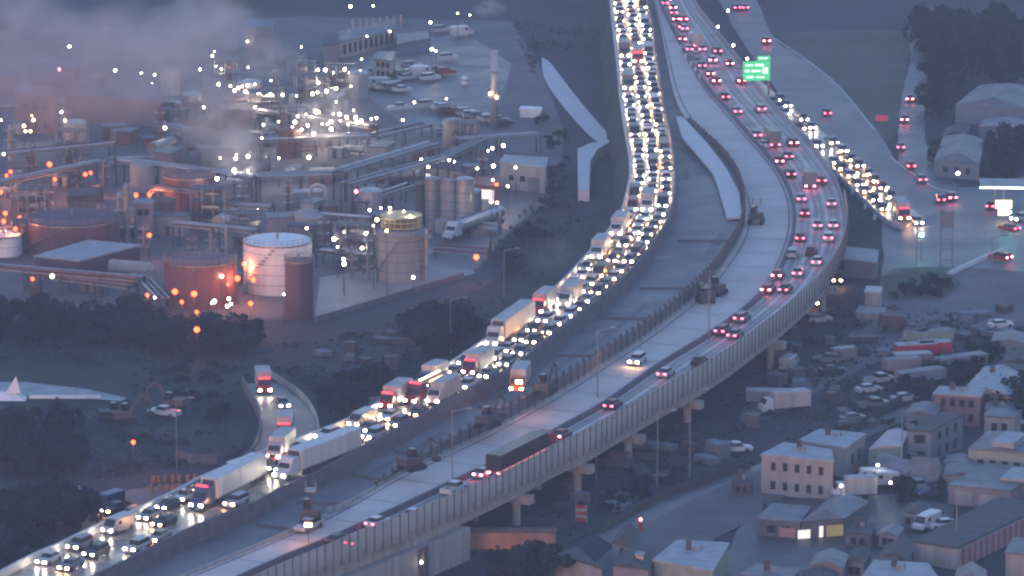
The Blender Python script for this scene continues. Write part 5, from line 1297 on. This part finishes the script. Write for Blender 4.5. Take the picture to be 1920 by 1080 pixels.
digger(1418, 418, 8.05, 80, 'dark machine standing on the empty deck opposite the bend', dksteel, mast=3.6, arm=False)
digger(1343, 552, 8.05, 60, 'dark machine at the left edge of the empty deck', dksteel, arm=False)
digger(1322, 566, 8.05, 100, 'smaller dark machine on the edge above the retaining wall', dksteel, arm=False, mast=2.6)
digger(915, 800, 10.0, 60, 'dark excavator on the unfinished strip behind the retaining wall', dksteel)
digger(1022, 738, 10.0, 70, 'dark excavator right of the orange beacon truck', dksteel)
digger(772, 880, 9.5, 40, 'dark excavator above the lower end of the retaining wall', dksteel)
digger(583, 975, 8.6, 90, 'dark lift with a pale platform beside the silver pickup', dksteel, arm=False, mast=4.4)
digger(232, 792, .3, 30, 'brown excavator at the end of the haul road', rust)
digger(326, 768, .3, 160, 'brown excavator right of the white pickup', rust)
digger(209, 790, .3, 20, 'small dark dozer left of the brown excavator', dksteel, arm=False)
# beacons on the works trucks
for x, y, z, lab in ((973, 716, 10.5, 'burning orange beacon over the truck on the unfinished strip'), (578, 984, 8.1, 'bright amber beacon on the silver pickup')):
    p = G(x, y, z + 3.0)
    e = empty('beacon', lab, 'beacon', (p.x, p.y, z), 0)
    ob('beacon_post', MB().cyl((0,0,0),(0,0,2.8),.06,n=5), dksteel, e); ob('beacon_lamp', MB().box(-.5,.5,-.3,.3,2.8,3.2), BEAC, e)
# concrete pieces on the lower deck
for k, (x, y) in enumerate(((618,962),(634,957),(650,950))):
    a = G(x, y, 8.1); tag(ob('concrete_block', MB().rings([[(-.9,-.3,0),(.9,-.3,0),(.9,.3,0),(-.9,.3,0)],[(-.9,-.15,.9),(.9,-.15,.9),(.9,.15,.9),(-.9,.15,.9)]]), concrete, None, a, R(62)), f'{("left","middle","right")[k]} of three concrete barrier blocks at the deck edge', 'barrier', 'loose concrete blocks on the deck edge')
# traffic drums in the work site
for k in range(14):
    x = 285 + (k % 7) * 13 + jr.uniform(-3, 3); y = 905 + (k // 7) * 16 - (k % 7) * .5
    tag(ob('traffic_drum', MB().cyl((0,0,0),(0,0,1.0),.32,.26,8), orangep, None, G(x, y, .25)), f'{ordn(k % 7 + 1)} orange drum from the left in the {("back", "front")[k//7]} row of the work site', 'traffic drum', 'orange drums in the work site')
for k, (x, y) in enumerate(((1570,335),(1598,365),(1622,392),(1640,412))):
    tag(ob('traffic_drum', MB().cyl((0,0,0),(0,0,1.0),.3,.25,8), white, None, G(x, y, .25)), f'{ordn(k+1)} pale drum from the top along the exit ramp verge', 'traffic drum', 'pale drums on the verge')
for k, (x, y) in enumerate(((1275,100),(1286,110),(1296,124),(1304,135),(1312,148),(1278,92))):
    tag(ob('traffic_drum', MB().cyl((0,0,0),(0,0,1.1),.35,.28,8), paleconc, None, G(x, y, 8.05)), f'{ordn(k+1)} pale barrel of the line left of the braking cars', 'traffic drum', 'pale barrels by the top lanes')
# peaked tarpaulin
p = G(30, 748, 0)
e = empty('covered_heap', 'white peaked tarpaulin over a heap at the left edge', 'tarpaulin', p)
ob('tarpaulin', MB().rings([[(-6,-1.6,0),(1.8,-1.6,0),(1.8,1.6,0),(-6,1.6,0)],[(-6,-.5,1.2),(-.4,-.4,1.2),(-.4,.4,1.2),(-6,.5,1.2)]]).add([(-1.6,-.6,1.1),(.8,-.6,1.1),(.8,.6,1.1),(-1.6,.6,1.1),(.1,0,3.9)], [(0,1,4),(1,2,4),(2,3,4),(3,0,4)]), white, e)
ob('beam', MB().box(2.2,14,-.2,.3,0,.5), white, e, (0,-.5,.2))

# ------------------------------------------------------------------ trees
def crown_mesh(seed, wide=1.0, n=1150):
    r = random.Random(seed); mb = MB()
    blobs = [(r.uniform(-.5,.5)*wide, r.uniform(-.5,.5)*wide, r.uniform(.35,.82), r.uniform(.14,.36)) for _ in range(7)]
    for _ in range(n):
        bx, by, bz, br = r.choice(blobs)
        v = Vector((r.gauss(0,1), r.gauss(0,1), r.gauss(0,1))).normalized() * br * r.uniform(.6,1.05)
        c = Vector((bx, by, bz)) + v
        a = Vector((r.gauss(0,1), r.gauss(0,1), r.gauss(0,.6))).normalized(); b = a.cross(Vector((r.gauss(0,1), r.gauss(0,1), r.gauss(0,1)))).normalized()
        s = r.uniform(.035,.07)
        mb.add([c - a*s - b*s*.6, c + a*s - b*s*.5, c + a*s*.7 + b*s*.7, c - a*s*.6 + b*s*.6], [(0,1,2,3)])
    return mb.mesh('crown')
def trunk_mesh(seed):
    r = random.Random(seed); mb = MB().cyl((0,0,-.05),(0,0,.55),.045,.025,7)
    for k in range(4):
        a = r.uniform(0, 6.28); mb.cyl((0,0,.25+.07*k),(math.cos(a)*.25, math.sin(a)*.25, .55+.07*k),.02,.008,5)
    return mb.mesh('trunk')
crowns = [crown_mesh(s, w) for s, w in ((1,1.0),(2,1.2),(3,.8),(4,1.1),(5,1.35),(6,.9))]
for i, c_ in enumerate(crowns): c_.materials.append((leafm, leaf2)[i % 2])
trunks = [trunk_mesh(s) for s in range(3)]
tr = random.Random(21)
def tree(x, y, h, label, group, z=0.0):
    e = empty('tree', label, 'tree', G(x, y, z), tr.uniform(0, 6.28), group)
    w = tr.uniform(.8, 1.15); e.scale = (h*w, h*w, h)
    ob('crown', tr.choice(crowns), None, e); ob('trunk', tr.choice(trunks), bark, e)
def grove(pts, n, h0, h1, kind, where, group):
    """n trees inside a pixel polygon, each labelled by its row and its order from the left"""
    xs = [p[0] for p in pts]; ys = [p[1] for p in pts]; t = 0; L = []
    while len(L) < n and t < 9000:
        t += 1
        x, y = tr.uniform(min(xs), max(xs)), tr.uniform(min(ys), max(ys))
        ins = False; j = len(pts) - 1
        for i in range(len(pts)):
            if (pts[i][1] > y) != (pts[j][1] > y) and x < (pts[j][0]-pts[i][0])*(y-pts[i][1])/(pts[j][1]-pts[i][1]) + pts[i][0]: ins = not ins
            j = i
        if ins: L.append((x, y))
    L.sort(key=lambda q: q[1])
    nr = 1 if n < 9 else 2 if n < 30 else 4
    names = {1: [''], 2: ['back ', 'front '], 4: ['rearmost ', 'second ', 'third ', 'front ']}[nr]
    m = math.ceil(len(L) / nr)
    for r in range(nr):
        row = sorted(L[r*m:(r+1)*m])
        for k, (x, y) in enumerate(row):
            tree(x, y, tr.uniform(h0, h1), f'{kind}, {ordn(k+1)} from left in the {names[r]}row {where}', group)
grove([(-30,600),(180,605),(270,600),(300,625),(470,640),(470,665),(330,672),(-30,650)], 62, 3.0, 5.2, 'dark tree', 'before the refinery', 'trees of the belt in front of the refinery')
grove([(785,620),(850,610),(870,660),(820,690),(780,680)], 14, 4.5, 6.5, 'dark tree', 'of the clump left of the jam', 'trees of the clump left of the jam')
grove([(610,740),(700,700),(770,720),(720,750),(650,790),(600,790)], 16, 2.2, 3.6, 'low bush', 'above the slip road', 'bushes between slip road and jam')
grove([(-30,800),(110,810),(150,870),(120,900),(-30,890)], 20, 3.5, 6.0, 'dark tree', 'at the lower left edge', 'trees at the lower left edge')
grove([(45,985),(150,975),(150,1010),(60,1030)], 8, 5.5, 7.5, 'big dark tree', 'by the work site entrance', 'big trees left of the work site')
grove([(-30,1030),(60,1030),(10,1090),(-30,1090)], 8, 3, 5, 'dark bush', 'in the bottom left corner', 'bushes in the bottom left corner')
grove([(925,1090),(1020,1085),(1030,1100),(930,1110)], 6, 4.0, 5.5, 'dark tree', 'beside the abutment', 'trees at the bottom edge')
grove([(1655,540),(1740,530),(1800,545),(1760,562),(1670,562)], 18, 1.2, 2.2, 'low bush', 'below the junction', 'bushes below the junction')
grove([(1745,60),(1930,50),(1930,170),(1830,150),(1790,190),(1745,250),(1735,120)], 56, 3.5, 8.5, 'hazy tree', 'of the upper right wood', 'trees of the upper right wood')
grove([(1850,290),(1930,270),(1930,335),(1870,335)], 14, 4, 6, 'dark tree', 'behind the bright canopy', 'trees behind the canopy')
grove([(1890,760),(1935,720),(1935,800),(1900,800)], 6, 4, 6, 'dark tree', 'beside the pale houses', 'trees at the right edge')
grove([(1080,965),(1240,900),(1300,880),(1300,895),(1180,955),(1090,985)], 16, 1.0, 2.4, 'scrubby bush', 'under the viaduct', 'bushes under the viaduct')
grove([(1680,745),(1790,690),(1880,640),(1890,660),(1800,720),(1700,765)], 22, 1.8, 3.2, 'hedge tree', 'along the trailer yard', 'hedge trees along the trailer yard')
grove([(1690,925),(1760,905),(1770,930),(1700,945)], 6, 2, 3.4, 'garden bush', 'among the estate houses', 'garden bushes of the estate')
grove([(1750,270),(1850,330),(1840,345),(1760,320)], 8, 2, 4, 'small tree', 'before the grey hazy house', 'trees before the hazy houses')
grove([(1000,200),(1075,300),(1060,420),(960,520),(930,500),(1030,380),(1020,260)], 26, 1.2, 2.6, 'small bush', 'between refinery and jam', 'bushes between the refinery and the jam')
grove([(300,690),(460,690),(460,760),(420,790),(330,760)], 14, 1.2, 2.4, 'low scrub', 'left of the slip road', 'scrub left of the slip road')

# ------------------------------------------------------------------ steam
def steam(name, px, py, z, rx, ry, rz_, dens, label, col=(.86,.86,.95), tilt=0):
    c = G(px, py, z)
    m = bpy.data.materials.new(name + '_vapour'); m.use_nodes = True
    nt = m.node_tree; N = nt.nodes; L = nt.links; N.remove(N['Principled BSDF'])
    pv = N.new('ShaderNodeVolumePrincipled'); pv.inputs['Color'].default_value = (*col, 1)
    tc = N.new('ShaderNodeTexCoord')
    ln = N.new('ShaderNodeVectorMath'); ln.operation = 'LENGTH'; L.new(tc.outputs['Object'], ln.inputs[0])
    fall = N.new('ShaderNodeMapRange'); fall.interpolation_type = 'SMOOTHSTEP'
    fall.inputs['From Min'].default_value = 1.0; fall.inputs['From Max'].default_value = 0.15; fall.inputs['To Min'].default_value = 0; fall.inputs['To Max'].default_value = 1
    L.new(ln.outputs['Value'], fall.inputs['Value'])
    nz = N.new('ShaderNodeTexNoise'); nz.inputs['Scale'].default_value = 1.9; nz.inputs['Detail'].default_value = 3
    L.new(tc.outputs['Object'], nz.inputs['Vector'])
    nr = N.new('ShaderNodeMapRange'); nr.inputs['From Min'].default_value = .42; nr.inputs['From Max'].default_value = .64
    L.new(nz.outputs[0], nr.inputs['Value'])
    mu = N.new('ShaderNodeMath'); mu.operation = 'MULTIPLY'; L.new(fall.outputs[0], mu.inputs[0]); L.new(nr.outputs[0], mu.inputs[1])
    m2 = N.new('ShaderNodeMath'); m2.operation = 'MULTIPLY'; m2.inputs[1].default_value = dens * 1.5; L.new(mu.outputs[0], m2.inputs[0])
    L.new(m2.outputs[0], pv.inputs['Density']); L.new(pv.outputs[0], N['Material Output'].inputs['Volume'])
    mb = MB().dome((0,0,0), 1, 1, n=20, k=6); mb2 = MB().dome((0,0,0), 1, -1, n=20, k=6)
    me = bpy.data.meshes.new(name); bm = bmesh.new(); bmesh.ops.create_icosphere(bm, subdivisions=3, radius=1.0); bm.to_mesh(me); bm.free()
    o = ob(name, me, m, None, c); o.scale = (rx, ry, rz_); o.rotation_euler = (0, tilt, 0)
    o['kind'] = 'stuff'; o['label'] = label
STEAMS = ((500, 110, 16, 10, 8, 7, .06, 'pale wisp reaching right from the steam cloud', 0), (400, 40, 26, 12, 10, 9, .09, 'steam rising over the top edge', 0), (150, 120, 26, 30, 20, 16, .10, 'wide white steam cloud covering the upper left corner', -.1), (330, 80, 24, 19, 15, 13, .11, 'dense head of the steam cloud at the upper left', -.3), (400, 215, 12, 11, 9, 13, .2, 'rising column of steam under the cloud', -.5),
          (440, 290, 8, 7, 6, 9, .2, 'narrow foot of the steam column', -.4), (620, 215, 10, 9, 7, 10, .09, 'thin steam rising out of the bright cluster', .2), (20, 60, 30, 20, 16, 14, .10, 'steam drifting off the left edge', 0),
          (915, 15, 16, 5, 5, 3, .12, 'small white puff at the top beside the chimney', 0), (1040, 480, 6, 7, 6, 5, .03, 'faint wisp of vapour left of the jam', 0))
for i, (x, y, z, rx, ry, rz_, dn, lab, tl) in enumerate(STEAMS):
    yy = y + z * S(y)          # ground row under the cloud
    steam('steam', x, y, z, rx, ry, rz_, dn, lab, tilt=tl)
